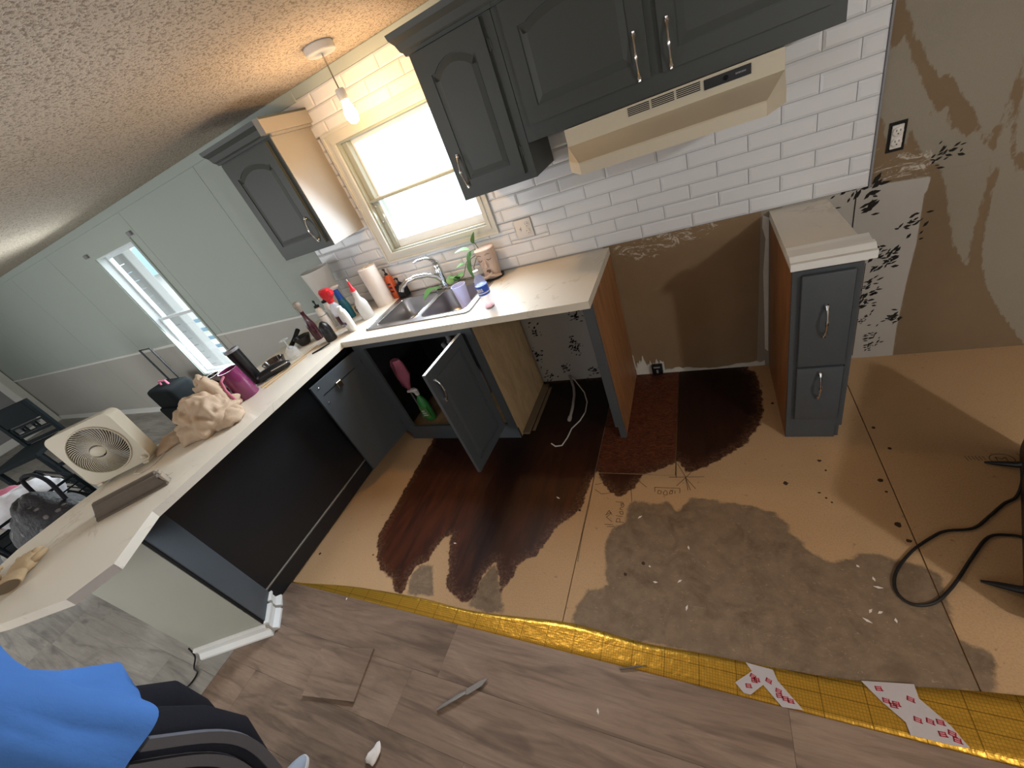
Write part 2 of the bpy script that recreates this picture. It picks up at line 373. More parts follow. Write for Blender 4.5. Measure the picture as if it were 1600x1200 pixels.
def thing(name, loc, label, cat, group=None):
    o = bpy.data.objects.new(name, None); o.empty_display_size = .05; COL.objects.link(o); o.location = loc; return tag(o, label, cat, group)
def single(g, name, mat, label, cat, group=None, **kw): return tag(finish(g, name, mat, None, **kw), label, cat, group)
def struct(g, name, mat, parent=None, **kw):
    o = finish(g, name, mat, parent, **kw)
    if parent is None: o['kind'] = 'structure'
    return o
def shrec(x0, x1, y0, y1): return [(x0, y0), (x1, y0), (x1, y1), (x0, y1)]
def grow(pts, d):
    c = Vector((sum(p[0] for p in pts) / len(pts), sum(p[1] for p in pts) / len(pts))); out = []
    return [(p[0] + (d if p[0] > c.x else -d), p[1] + (d if p[1] > c.y else -d)) for p in pts]
POLY = {'wet_main': [(-2.3,-0.3),(-2.173,-0.589),(-2.156,-0.944),(-2.14,-1.198),(-2.13,-1.393),(-2.049,-1.509),(-1.972,-1.58),(-1.858,-1.617),(-1.806,-1.671),(-1.743,-1.666),(-1.76,-1.58),(-1.754,-1.525),(-1.699,-1.494),(-1.686,-1.413),(-1.659,-1.337),(-1.628,-1.333),(-1.594,-1.435),(-1.55,-1.505),(-1.526,-1.584),(-1.48,-1.625),(-1.379,-1.645),(-1.34,-1.61),(-1.348,-1.515),(-1.312,-1.438),(-1.259,-1.501),(-1.226,-1.572),(-1.183,-1.489),(-1.183,-1.43),(-1.104,-1.378),(-1.066,-1.288),(-1.042,-1.219),(-0.941,-1.104),(-0.923,-0.979),(-0.913,-0.885),(-0.905,-0.86),(-0.905,0.02),(-2.3,0.02)],'wet_patch': [(-0.905,0.02),(-0.905,-0.8),(-0.89,-0.856),(-0.842,-0.948),(-0.76,-1.017),(-0.697,-0.964),(-0.656,-0.872),(-0.494,-0.78),(-0.495,-0.7),(-0.495,0.02)],'wet_right': [(-0.495,0.02),(-0.49,-0.767),(-0.437,-0.837),(-0.364,-0.809),(-0.264,-0.728),(-0.171,-0.647),(-0.096,-0.506),(-0.075,-0.431),(-0.053,-0.182),(-0.061,-0.252),(-0.071,-0.067),(-0.109,-0.032),(-0.1,0.02)],'grey_main': [(-0.69,-1.03),(-0.577,-1.038),(-0.523,-1.022),(-0.478,-1.073),(-0.427,-0.992),(-0.368,-0.987),(-0.294,-1.004),(-0.178,-1.015),(-0.1,-1.038),(-0.064,-1.083),(-0.057,-1.129),(-0.023,-1.169),(-0.021,-1.194),(0.055,-1.248),(0.082,-1.229),(0.126,-1.214),(0.148,-1.192),(0.205,-1.188),(0.244,-1.205),(0.314,-1.217),(0.344,-1.248),(0.339,-1.322),(0.323,-1.387),(0.318,-1.441),(0.345,-1.463),(0.375,-1.472),(0.38,-1.503),(0.363,-1.546),(0.345,-1.584),(0.103,-1.628),(-0.26,-1.653),(-0.418,-1.645),(-0.869,-1.656),(-0.864,-1.64),(-0.861,-1.576),(-0.825,-1.494),(-0.744,-1.463),(-0.759,-1.422),(-0.786,-1.274),(-0.766,-1.189),(-0.713,-1.161),(-0.705,-1.072)],'grey_a': [(-1.76,-1.58),(-1.723,-1.509),(-1.653,-1.504),(-1.569,-1.65),(-1.717,-1.666)],'grey_b': [(-1.361,-1.659),(-1.344,-1.525),(-1.301,-1.437),(-1.221,-1.571),(-1.175,-1.651),(-1.259,-1.671)],'torn_top': [(0.355,1.546),(0.39,1.532),(0.413,1.475),(0.429,1.423),(0.461,1.379),(0.478,1.33),(0.501,1.293),(0.523,1.26),(0.544,1.263),(0.582,1.214),(0.603,1.172),(0.639,1.119),(0.668,1.056),(0.708,0.988),(0.711,1.031),(0.727,1.036),(0.722,1.111),(0.735,1.175),(0.738,1.231),(0.736,1.254),(0.756,1.168),(0.772,1.032),(0.776,0.972),(0.795,0.916),(0.816,0.915),(0.832,0.847),(0.811,0.848),(0.782,0.92),(0.764,0.981),(0.742,1.114),(0.731,1.108),(0.734,1.024),(0.73,0.942),(0.696,0.98),(0.66,1.053),(0.644,1.025),(0.618,1.044),(0.605,1.071),(0.589,1.059),(0.581,1.127),(0.574,1.092),(0.567,1.158),(0.544,1.14),(0.531,1.165),(0.518,1.132),(0.515,1.181),(0.49,1.227),(0.461,1.297),(0.43,1.357),(0.406,1.437),(0.385,1.398),(0.366,1.396)],'torn_low': [(0.355,1.236),(0.38,1.15),(0.397,1.075),(0.405,1.048),(0.457,1.044),(0.467,1.11),(0.495,1.044),(0.534,0.979),(0.578,0.941),(0.606,0.859),(0.619,0.823),(0.678,0.594),(0.756,0.449),(0.737,0.579),(0.734,0.685),(0.736,0.79),(0.733,0.9),(0.753,0.847),(0.762,0.895),(0.76,0.784),(0.769,0.659),(0.782,0.523),(0.825,0.361),(0.91,0.2),(1.032,0.003),(1.035,-0.009),(0.557,-0.009),(0.55,0.169),(0.551,0.427),(0.557,0.623),(0.548,0.843),(0.557,0.907),(0.355,0.924)],'floral_right': [(0.05,0.0),(0.05,0.93),(0.355,0.92),(0.558,0.904),(0.556,0.841),(0.548,0.843),(0.557,0.623),(0.551,0.427),(0.55,0.169),(0.558,-0.015),(0.358,-0.005)],'sprigs': [(-1.069,0.514),(-1.373,0.457),(-1.145,0.322),(-1.127,0.265),(-1.428,0.238),(-1.253,0.122),(-1.053,0.047),(-1.391,0.06),(0.371,0.867),(0.277,0.91),(0.54,0.713),(0.456,0.609),(0.45,0.541),(0.413,0.411),(0.411,0.356),(0.541,0.235),(0.411,0.243),(0.46,0.127),(0.455,0.064),(0.588,0.992)],'gold_up': [(-2.554,-1.744),(-2.095,-1.69),(-1.604,-1.668),(-1.355,-1.681),(-1.132,-1.661),(-0.809,-1.629),(-0.618,-1.659),(-0.4,-1.64),(-0.245,-1.643),(0.057,-1.628),(0.407,-1.57)],'tape_a': [(-0.254,-1.643),(-0.178,-1.647),(-0.168,-1.676),(-0.111,-1.739),(-0.165,-1.745),(-0.21,-1.697),(-0.248,-1.733),(-0.266,-1.733),(-0.289,-1.709),(-0.238,-1.665)],'tape_b': [(0.05,-1.624),(0.175,-1.603),(0.175,-1.638),(0.224,-1.688),(0.247,-1.73),(0.21,-1.733),(0.13,-1.734),(0.128,-1.706),(0.087,-1.668),(0.073,-1.652)],'strokes': [[(-0.5253,-0.8743),(-0.3639,-0.8634)],[(-0.4871,-0.7856),(-0.4454,-0.8733)],[(-0.4476,-0.8734),(-0.4881,-0.9256)],[(-0.4476,-0.8734),(-0.4362,-0.9479)],[(-0.4476,-0.8734),(-0.4256,-0.9472)],[(-0.4476,-0.8734),(-0.4025,-0.9373)],[(-0.4476,-0.8734),(-0.4237,-0.8393)],[(-0.4929,-0.7762),(-0.4903,-0.8756)],[(-0.7109,-0.9054),(-0.6901,-1.0342)],[(-0.7537,-0.957),(-0.7164,-0.8995)],[(-0.6674,-0.9061),(-0.6267,-0.9429)],[(-0.5901,-0.9406),(-0.4726,-0.939),(-0.472,-0.9672)],[(-0.5878,-0.9405),(-0.5861,-0.9666)],[(-0.571,-0.9569),(-0.5721,-0.9771),(-0.5587,-0.9778),(-0.5551,-0.9616),(-0.571,-0.9569)],[(-0.5396,-0.9605),(-0.548,-0.9697),(-0.5429,-0.9835),(-0.5277,-0.9812),(-0.5308,-0.9599),(-0.5421,-0.955)],[(-0.5156,-0.9561),(-0.5192,-0.975),(-0.5062,-0.9741),(-0.5046,-0.9582),(-0.5156,-0.9561),(-0.5004,-0.9522)],[(-0.4938,-0.9546),(-0.4934,-0.9715)],[(-0.7156,-1.1531),(-0.7517,-1.1542),(-0.7496,-1.1355),(-0.736,-1.1341),(-0.7337,-1.1524)],[(-0.7238,-1.1223),(-0.7563,-1.1201)],[(-0.7345,-1.1099),(-0.7431,-1.0971),(-0.7274,-1.0929),(-0.7232,-1.1088),(-0.7345,-1.1099)],[(-0.7284,-1.0848),(-0.7425,-1.0833),(-0.7393,-1.0719),(-0.7302,-1.07)],[(-0.736,-1.0605),(-0.7304,-1.0488),(-0.7424,-1.0469),(-0.7376,-1.0662)],[(-0.7694,-1.0406),(-0.7337,-1.0406),(-0.7248,-1.0567),(-0.73,-1.0711)],[(-0.791,-1.1846),(-0.7573,-1.1799)],[(-0.8044,-1.1729),(-0.7631,-1.1711)],[(-0.7698,-1.1561),(-0.8013,-1.1326),(-0.7851,-1.1147),(-0.782,-1.1035),(-0.8076,-1.1223)],[(-0.8037,-1.1165),(-0.7929,-1.0934),(-0.7751,-1.1192)],[(-0.8924,-0.9407),(-0.8575,-0.9324)],[(-0.887,-0.9717),(-0.8466,-0.9995),(-0.8081,-0.9907)],[(-0.9078,-0.8834),(-0.9012,-0.9788),(-0.8995,-1.0974),(-0.9013,-1.2384),(-0.8965,-1.3747)]],'stamp': (0.686,-0.725),'spots': [(-0.679,-1.401),(-0.942,-1.105),(-0.037,-0.883),(-0.023,-0.349),(0.094,-0.952),(0.109,-0.973),(0.075,-0.927),(0.292,-0.848),(0.297,-0.906),(0.29,-1.058),(0.302,-1.123),(-2.081,-1.507),(-2.489,-1.555),(0.369,-0.67),(0.347,-0.543),(-0.61,-1.342),(0.107,-0.749),(0.12,-0.804)],'flakes': [(-1.076,-1.041),(-0.644,-1.117),(-1.581,-1.372),(-2.071,-1.757),(-0.432,-1.247),(-0.583,-1.353),(-0.556,-1.417),(-0.437,-1.497),(-0.712,-1.896),(0.129,-1.246),(0.163,-1.288),(0.168,-1.317),(0.126,-1.403),(0.151,-1.403),(0.11,-1.437),(0.185,-1.422),(-0.464,-1.397)]}
# signed distance (positive inside) to a polygon
def sdf(P, poly):
    P = np.asarray(P); poly = np.asarray(poly); n = len(poly); d = np.full(len(P), 1e9); ins = np.zeros(len(P), bool)
    for i in range(n):
        a = poly[i]; b = poly[(i + 1) % n]; e = b - a; w_ = P - a; h = np.clip((w_ @ e) / max(e @ e, 1e-12), 0, 1); d = np.minimum(d, np.hypot(*(w_ - h[:, None] * e).T))
        c = ((a[1] <= P[:, 1]) != (b[1] <= P[:, 1])); ins ^= c & ((b[0] - a[0]) * (P[:, 1] - a[1]) / (b[1] - a[1] + 1e-15) + a[0] > P[:, 0])
    return np.where(ins, d, -d)
def multi(P, names): return np.max([sdf(P, POLY[n] if isinstance(n, str) else n) for n in names], axis=0)
def sheet(name, mat, parent, a0, a1, b0, b1, step, fn, wall=False, thick=.006, attrs=None):
    """fine grid lying on the floor (wall=False) or on the back wall, with thickness, carrying stain attributes"""
    na = max(1, round((a1 - a0) / step)); nb = max(1, round((b1 - b0) / step)); A = np.linspace(a0, a1, na + 1); B = np.linspace(b0, b1, nb + 1)
    P = np.array([(x, y) for y in B for x in A])
    vs = [(p[0], -thick, p[1]) if wall else (p[0], p[1], 0.0) for p in P]; fs = []
    for j in range(nb):
        for i in range(na):
            q = (j * (na + 1) + i, j * (na + 1) + i + 1, (j + 1) * (na + 1) + i + 1, (j + 1) * (na + 1) + i); fs.append(q)
    k = len(vs); c = [(a0, b0), (a1, b0), (a1, b1), (a0, b1)]; vs += [(x, 0, y) if wall else (x, y, -thick) for x, y in c]; vs += [(x, -thick, y) if wall else (x, y, 0) for x, y in c]
    fs += [(k, k + 3, k + 2, k + 1)] + [(k + i, k + (i + 1) % 4, k + 4 + (i + 1) % 4, k + 4 + i) for i in range(4)]
    me = bpy.data.meshes.new(name); me.from_pydata(vs, [], fs); me.materials.append(M(mat)); P2 = np.vstack([P, c, c])
    for n, v in fn(P2).items():
        at = me.attributes.new(n, 'FLOAT', 'POINT'); at.data.foreach_set('value', np.ascontiguousarray(v, dtype=np.float32))
    me.update(); o = bpy.data.objects.new(name, me); COL.objects.link(o)
    if parent: o.parent = parent
    return o
# ================================================================ SETTING
# floor: substructure below everything
g = G(); g.box((XL - .1, YF - .1, -.14), (XR + .1, .1, -.012)); floor = struct(g, 'floor', 'wood_raw')
SUB = {'x0': -2.56, 'y': -1.70}
PM = [((-.78 if p[0] > -.91 else p[0]), p[1]) for p in POLY['wet_main']]; PP = POLY['wet_patch'][2:-2]; PP = [(-1.05, .1), (-1.05, -.86)] + PP + [(-.35, -.66), (-.35, .1)]; PR = [(-.62, .1), (-.62, -.70)] + POLY['wet_right'][1:]
def floor_attr(P):
    x_, y_ = P[:, 0].mean(), P[:, 1].mean(); wet = multi(P, [PM] if x_ < -.91 else ([PP] if x_ < -.5 and y_ > -.8 else ([PR] if y_ > -.7 else ['wet_main', 'wet_patch', 'wet_right']))); grey = multi(P, ['grey_main', 'grey_a', 'grey_b'])
    osb = ((P[:, 0] > -.905) & (P[:, 0] < -.495) & (P[:, 1] > -.862)).astype(float)
    near = np.clip((P[:, 1] + 1.15) / .75, 0, 1) * np.where(P[:, 0] < -.905, 1, .85)
    near = np.clip(near + np.exp(-((P[:, 0] + 1.42 + .15 * (P[:, 1] + 1)) / .13) ** 2) * .55, 0, 1)
    return dict(wet=wet, grey=grey, osb=osb, near=near)
for a0, a1, b0, b1 in ((-2.62, -.907, -1.76, 0), (-.903, -.497, -.860, 0), (-.903, .318, -1.76, -.8632), (-.493, .318, -.8630, 0), (.322, XR, -1.76, 0)):
    sheet('subfloor_panel', 'particle_board', floor, a0, a1, b0, b1, .016, floor_attr, False, .012)
# laminate planks, kitchen foreground and living room, one object each
def plank_row(y0, y1, xa, xb, off, mat, zt, ln=1.22):
    x = xa - off
    while x < xb:
        a, b = max(x, xa), min(x + ln, xb)
        if b - a > .03:
            g = G(); g.box((a + .0003, y0 + .0003, -.012), (b - .0003, y1 - .0003, zt), .0005); finish(g, 'floor_plank', mat, floor)
        x += ln
pr_ = random.Random(3)
offs = [1.21 - .15 - .02, .50, .95, .2, .7, 1.1, .35, .8, .1, .6, .9, .3, .75]
yy = -1.745
r = 0
while yy > YF + .01:
    y0 = max(yy - .203, YF)
    starts = {0: .15, 1: -1.50 % 1.22, 2: .4}.get(r, pr_.random() * 1.22)
    # row joint positions: row 0 has a joint at x=-0.15, row 1 at x=-1.50
    j = {0: -.15, 1: -1.50}.get(r, pr_.random() * 1.22)
    xa = -2.60; off = (xa - j) % 1.22
    plank_row(y0, yy, xa, XR, off, 'laminate', .008); yy = y0; r += 1
yy = 0.0
while yy > YF + .01:
    y0 = max(yy - .203, YF); plank_row(y0, yy, XL, -2.6205 if yy > -1.7 else -2.6005, pr_.random() * 1.22, 'laminate_daylit', .008); yy = y0
# back wall core with window openings  (x0,x1,z0,z1)
W1 = (-2.192, -1.43, 1.21, 1.892); W2 = (-5.62, -4.83, .50, 1.93)
g = G(); o = [(XL, -.14), (XR, -.14), (XR, H + .1), (XL, H + .1)]
gx = G(basis((0, 0, 0), (1, 0, 0), (0, 0, 1), (0, 1, 0))); gx.plate(o, 0.0, .12, [shrec(*W1), shrec(*W2)]); wall = struct(gx, 'wall_back', 'grout', smooth=False)
def wall_attr(P):
    torn = multi(P, ['torn_top', 'torn_low']); fl = np.maximum(sdf(P, POLY['floral_right']), sdf(P, [(-1.6, 0), (-.80, 0), (-.80, .93), (-1.6, .93)]))
    bay = sdf(P, [(-.79, .018), (-.70, .035), (-.60, .045), (-.5, .02), (-.3, .012), (-.06, .035), (-.035, .95), (-.8, .95)])
    smear = np.maximum(sdf(P, [(-.72, .95), (-.74, .86), (-.6, .80), (-.45, .83), (-.3, .86), (-.12, .93)]), sdf(P, [(.37, .93), (.37, 1.05), (.55, 1.0), (.56, .93)]))
    return dict(torn=torn, floral=fl, bay=bay, smear=smear)
sheet('drywall_skin', 'torn_drywall', wall, -1.62, XR, 0.0, .918, .014, wall_attr, True, .004)
sheet('drywall_skin', 'torn_drywall', wall, .36, XR, .9185, H, .014, wall_attr, True, .004)
# painted wall panels of the living room, split by battens and the chair rail
def panels(xs, z0, z1, mat, hole=None):
    for a, b in zip(xs, xs[1:]):
        if hole and a < hole[0] and b > hole[1]:
            gg = G(basis((0, 0, 0), (1, 0, 0), (0, 0, 1), (0, -1, 0))); h0, h1 = max(hole[2], z0), min(hole[3], z1)
            for r4 in ((a + .002, hole[0], z0, z1), (hole[1], b - .002, z0, z1), (hole[0], hole[1], z0, h0), (hole[0], hole[1], h1, z1)):
                if r4[3] - r4[2] > .01: gg.box((r4[0], r4[2], 0), (r4[1], r4[3], .006))
            finish(gg, 'wall_panel', mat, wall, smooth=False)
        else:
            gg = G(); gg.box((a + .002, -.006, z0), (b - .002, 0, z1)); finish(gg, 'wall_panel', mat, wall, smooth=False)
xs = [XL, -9.65, -8.88, -7.67, -6.46, -4.68, -3.46, -2.86]
panels(xs, .93, H, 'wall_paint', W2); panels(xs, 0, .915, 'wall_paint_lower', W2)
g = G(); g.box((XL, -.018, .908), (W2[0] - .03, 0, .935), .004); g.box((W2[1] + .03, -.010, .908), (-2.86, 0, .928), .003); struct(g, 'trim_1', 'white_paint', smooth=False)
g = G(); g.box((XL, -.016, .0), (-2.95, 0, .085), .004); g.box((XL, -.026, .0), (-2.95, 0, .022), .006); struct(g, 'baseboard_back', 'white_paint')
# ceiling trim strip
g = G(); g.box((XL, -.014, H - .062), (-2.3, 0, H), .003); g.box((-2.3, -.012, H - .05), (.36, -.001, H), .003); struct(g, 'trim_2', 'wall_paint')
# tiles: bevelled subway tiles, each an object
TW, TH = .2475, .0685; tiles = {}
def tile_mesh(wd, hg):
    k = (round(wd, 3), round(hg, 3))
    if k not in tiles:
        e = .0012; c = min(.011, wd * .3, hg * .3); gg = G(basis((0, 0, 0), (1, 0, 0), (0, 0, 1), (0, -1, 0)))
        lo = shrec(e, wd - e, e, hg - e); hi = shrec(c, wd - c, c, hg - c); gg.frustum(lo, 0, lo, .0045); gg.frustum(lo, .0045, hi, .0085); me = finish(gg, 'tile', 'tile_white', wall, smooth=False)
        tiles[k] = me.data; COL.objects.unlink(me); bpy.data.objects.remove(me)
    return tiles[k]
def put_tile(x0, x1, z0, z1):
    if x1 - x0 < .008 or z1 - z0 < .008: return
    o = bpy.data.objects.new('tile', tile_mesh(x1 - x0, z1 - z0)); COL.objects.link(o); o.parent = wall; o.location = (x0, -.001, z0)
CW = (-2.262, -1.372, 1.150, 1.955)   # window casing, outer
OUT = (-1.268, -1.160, 1.080, 1.190)
def carve(rect, cut):
    x0, x1, z0, z1 = rect; a0, a1, c0, c1 = cut
    if x1 <= a0 + .001 or x0 >= a1 - .001 or z1 <= c0 + .001 or z0 >= c1 - .001: return [rect]
    res = []; m0, m1 = max(z0, c0), min(z1, c1)
    if z0 < c0: res.append((x0, x1, z0, c0))
    if z1 > c1: res.append((x0, x1, c1, z1))
    if x0 < a0: res.append((x0, a0, m0, m1))
    if x1 > a1: res.append((a1, x1, m0, m1))
    return res
z = .921; row = 0
while z < H - .05:
    z1 = min(z + TH, H - .05); x = .162 - TW * 13 if row % 2 == 0 else .284 - TW * 14
    while x < .357:
        a, b = max(x, -2.86), min(x + TW, .357)
        if b > a:
            rs = [(a, b, z, z1)]
            for cut in (CW, OUT): rs = [q for r_ in rs for q in carve(r_, cut)]
            for q in rs: put_tile(*q)
        x += TW
    z = z + TH; row += 1
g = G(); g.box((.357, -.012, .915), (.365, 0, H), .002); struct(g, 'trim_3', 'grey_plastic', smooth=False)
# ceiling, other walls
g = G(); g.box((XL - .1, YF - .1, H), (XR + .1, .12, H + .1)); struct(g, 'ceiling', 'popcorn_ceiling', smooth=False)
g = G(); g.box((XR, YF, -.14), (XR + .1, .12, H + .1)); struct(g, 'wall_right', 'torn_drywall', smooth=False)
g = G(); g.box((XL - .1, YF - .1, -.14), (XR + .1, YF, H + .1)); struct(g, 'wall_front', 'front_wall_paint', smooth=False)
g = G(); g.box((XL - .1, YF, -.14), (XL, .12, H + .1)); struct(g, 'wall_left', 'wall_paint_lower', smooth=False)
# patio door on the left wall, glazed
d = finish(G().box((XL, -.14, 0), (XL + .03, -.02, 2.1), .004).box((XL, -2.05, 0), (XL + .03, -1.93, 2.1), .004).box((XL, -2.05, 2.0), (XL + .03, -.02, 2.12), .004), 'door_1', 'window_white'); d['kind'] = 'structure'
finish(G().box((XL, -.24, .02), (XL + .02, -.14, 2.0), .003).box((XL, -1.93, .02), (XL + .02, -1.84, 2.0), .003).box((XL, -1.84, .02), (XL + .02, -.24, .16), .003).box((XL, -1.84, 1.9), (XL + .02, -.24, 2.0), .003), 'door_leaf', 'white_paint', d)
finish(G().box((XL + .004, -1.84, .16), (XL + .010, -.24, 1.9)), 'door_pane', 'grey_plastic', d)
# ---- window 1 over the sink
def ring(gg, a, b, w0, w1):
    gg.plate(shrec(*a), w0, w1, [shrec(*b)])
WB = basis((0, 0, 0), (1, 0, 0), (0, 0, 1), (0, -1, 0))
g = G(WB); ring(g, CW, W1, .001, .016); ring(g, (CW[0], CW[1], CW[2], CW[3]), (CW[0] + .014, CW[1] - .014, CW[2] + .014, CW[3] - .014), .016, .024); ring(g, (W1[0] - .022, W1[1] + .022, W1[2] - .022, W1[3] + .022), (W1[0] + .002, W1[1] - .002, W1[2] + .002, W1[3] - .002), .016, .022)
win = struct(g, 'window_1', 'window_white', smooth=False)
g = G(WB); ring(g, W1, (W1[0] + .012, W1[1] - .012, W1[2] + .012, W1[3] - .012), -.12, .004); finish(g, 'window_jamb', 'window_track', win, smooth=False)
zc = 1.535
def sash(x0, x1, z0, z1, y, parent, fw=.032, bw=None, mat='vinyl_white'):
    gg = G(WB); b = bw or fw; gg.plate(shrec(x0, x1, z0, z1), -y - .02, -y + .004, [shrec(x0 + fw, x1 - fw, z0 + b, z1 - fw)]); s_ = finish(gg, 'window_sash', mat, parent, smooth=False)
    finish(G().box((x0 + fw - .002, y + .006, z0 + b - .002), (x1 - fw + .002, y + .010, z1 - fw + .002)), 'window_pane', 'window_glass', s_, smooth=False)
sash(W1[0] + .04, W1[1] - .012, zc - .006, W1[3] - .012, .075, win, .022); sash(W1[0] + .04, W1[1] - .012, W1[2] + .012, zc + .016, .045, win, .020, .05)
g = G(); g.box((W1[0] + .012, .028, W1[2] + .012), (W1[0] + .050, .11, W1[3] - .012), .002); finish(g, 'sash_track', 'window_track', win, smooth=False)
g = G(); g.box((W1[0] + .010, .012, zc - .004), (W1[1] - .010, .045, zc + .012), .003); finish(g, 'meeting_rail', 'window_track', win)
for zz in (1.50, 1.40): finish(G().box((W1[0] + .026, .018, zz), (W1[0] + .042, .029, zz + .014), .003), 'sash_latch', 'chrome', win)
# ---- window 2 in the living room
C2 = (W2[0] - .03, W2[1] + .03, W2[2] - .03, W2[3] + .03)
g = G(WB); ring(g, C2, W2, 0.001, .018); w2 = struct(g, 'window_2', 'wall_paint', smooth=False)
g = G(WB); ring(g, W2, (W2[0] + .010, W2[1] - .010, W2[2] + .010, W2[3] - .010), -.12, .006); finish(g, 'window_jamb', 'vinyl_white', w2, smooth=False)
sash(W2[0] + .01, W2[1] - .01, 1.19, W2[3] - .01, .07, w2, .028); sash(W2[0] + .01, W2[1] - .01, W2[2] + .01, 1.225, .04, w2, .028)
for x in (W2[0] - .12, W2[1] + .05): finish(G().box((x, -.03, 1.965), (x + .06, -.006, 2.0), .004), 'curtain_bracket', 'grey_plastic', w2)
# casings added on the unseen front wall around the fill lamps, no openings behind
for i, (x0, x1, z0, z1) in enumerate(((-.28, 1.28, .88, 2.02), (-8.0, -5.0, .52, 2.06), (-4.0, -2.4, .1, 2.0))):
    g = G(basis((0, YF, 0), (1, 0, 0), (0, 0, 1), (0, 1, 0))); ring(g, (x0 - .07, x1 + .07, z0 - .07, z1 + .07), (x0, x1, z0, z1), 0, .02); struct(g, 'window_%d' % (i + 3), 'white_paint', smooth=False)
# ================================================================ CABINETS
def arch(x0, x1, z0, z1, rise=.05, n=14):
    """cathedral-topped loop"""
    pts = [(x0, z0), (x1, z0), (x1, z1 - rise)]
    sh = (x1 - x0) * .08; xm = (x0 + x1) / 2; hw = (x1 - x0) / 2 - sh
    pts.append((x1 - sh * .5, z1 - rise))
    for i in range(n + 1):
        t_ = i / n; x = x1 - sh - t_ * 2 * hw; pts.append((x, z1 - rise + rise * math.sin(PI * t_) ** .8))
    pts += [(x0 + sh * .5, z1 - rise), (x0, z1 - rise)]
    return pts
def inset(pts, d):
    c = Vector((sum(p[0] for p in pts) / len(pts), sum(p[1] for p in pts) / len(pts))); n = len(pts); out = []
    for i in range(n):
        a, b, c_ = Vector(pts[i - 1]), Vector(pts[i]), Vector(pts[(i + 1) % n]); e1 = (b - a).normalized(); e2 = (c_ - b).normalized(); n1 = Vector((-e1.y, e1.x)); n2 = Vector((-e2.y, e2.x)); m_ = (n1 + n2)
        if m_.length < 1e-6: m_ = n1
        m_.normalize(); k = d / max(.5, m_.dot(n1)); out.append(tuple(b + m_ * k))
    return out
def handle(parent, F, u, v0, v1, mat='nickel', name='handle'):
    """bow pull: F frame, runs along v at u, standing off along w"""
    g = G(F); n = 16; path = []; rad = []
    for i in range(n + 1):
        t_ = i / n; v = v0 + (v1 - v0) * t_; h = .006 + .024 * math.sin(PI * t_) ** .7; path.append((u, v, h)); rad.append(.0062 - .0032 * math.sin(PI * t_) + .0035 * math.exp(-((t_ - .5) / .10) ** 2) + (.003 if i in (0, n) else 0))
    g.tube(path, rad, 10)
    for v, s_ in ((v0, -1), (v1, 1)): g.lathe([(.0075, 0), (.006, .004), (.004, .010), (.0045, .014)], (u, v, 0), 10); g.tube([(u, v, .006), (u, v + s_ * .006, .007), (u, v + s_ * .011, .006)], [.005, .0055, .007], 8, .8)
    return finish(g, name, mat, parent)
def panel_door(parent, F, w_, h_, mat, arched=True, name='door', t=.019, fw=.055, raised=True):
    """F: origin at lower-left of the door back, u right, v up, w outwards"""
    g = G(F); g.box((0, 0, 0), (w_, h_, t * .76)); op = arch(fw, w_ - fw, fw, h_ - fw, min(.036, h_ * .075)) if arched else shrec(fw, w_ - fw, fw, h_ - fw)
    g.plate(shrec(0, w_, 0, h_), t * .7, t, [op]); d = finish(g, name, mat, parent, ang=25)
    g = G(F); a = inset(op, .005); b = inset(op, .030); g.frustum(a, t * .7, a, t * .82); g.frustum(a, t * .82, b, t * 1.0); finish(g, 'raised_panel', mat, d, smooth=False)
    return d
def hinge(parent, F, u, v):
    g = G(F); g.tube([(u, v - .022, .004), (u, v + .022, .004)], .0045, 8); g.box((u - .004, v - .018, 0), (u + .012, v + .018, .003), .001); finish(g, 'hinge', 'cabinet_paint_upper', parent)
def crown(parent, x0, x1, y0, z0, z1, mat, side=True):
    g = G(basis((0, 0, 0), (1, 0, 0), (0, 0, 1), (0, -1, 0)))
    prof = [(0, z0), (.010, z0), (.014, z0 + .012), (.022, z0 + .02), (.030, z0 + .045), (.044, z1 - .02), (.048, z1), (0, z1)]
    e = .040 if side else 0
    vs = []; n = len(prof)
    for xx, s_ in ((x0, -1), (x1, 1)):
        for o_, zz in prof: vs.append((xx + s_ * (o_ if side else 0), zz, -y0 + o_))
    gg = G(basis((0, 0, 0), (1, 0, 0), (0, 0, 1), (0, -1, 0))); gg._add(vs, [tuple(range(n)), tuple(range(2 * n - 1, n - 1, -1))] + [(i, (i + 1) % n, n + (i + 1) % n, n + i) for i in range(n)])
    if side:
        for xx, s_ in ((x0, -1), (x1, 1)):
            vs = [(xx + s_ * o_, zz, -y0 + o_) for o_, zz in prof] + [(xx + s_ * o_, zz, .012) for o_, zz in prof]
            gg._add(vs, [tuple(range(n)), tuple(range(2 * n - 1, n - 1, -1))] + [(i, (i + 1) % n, n + (i + 1) % n, n + i) for i in range(n)])
    return finish(gg, 'crown_moulding', mat, parent, smooth=False)
UC = 'cabinet_paint_upper'
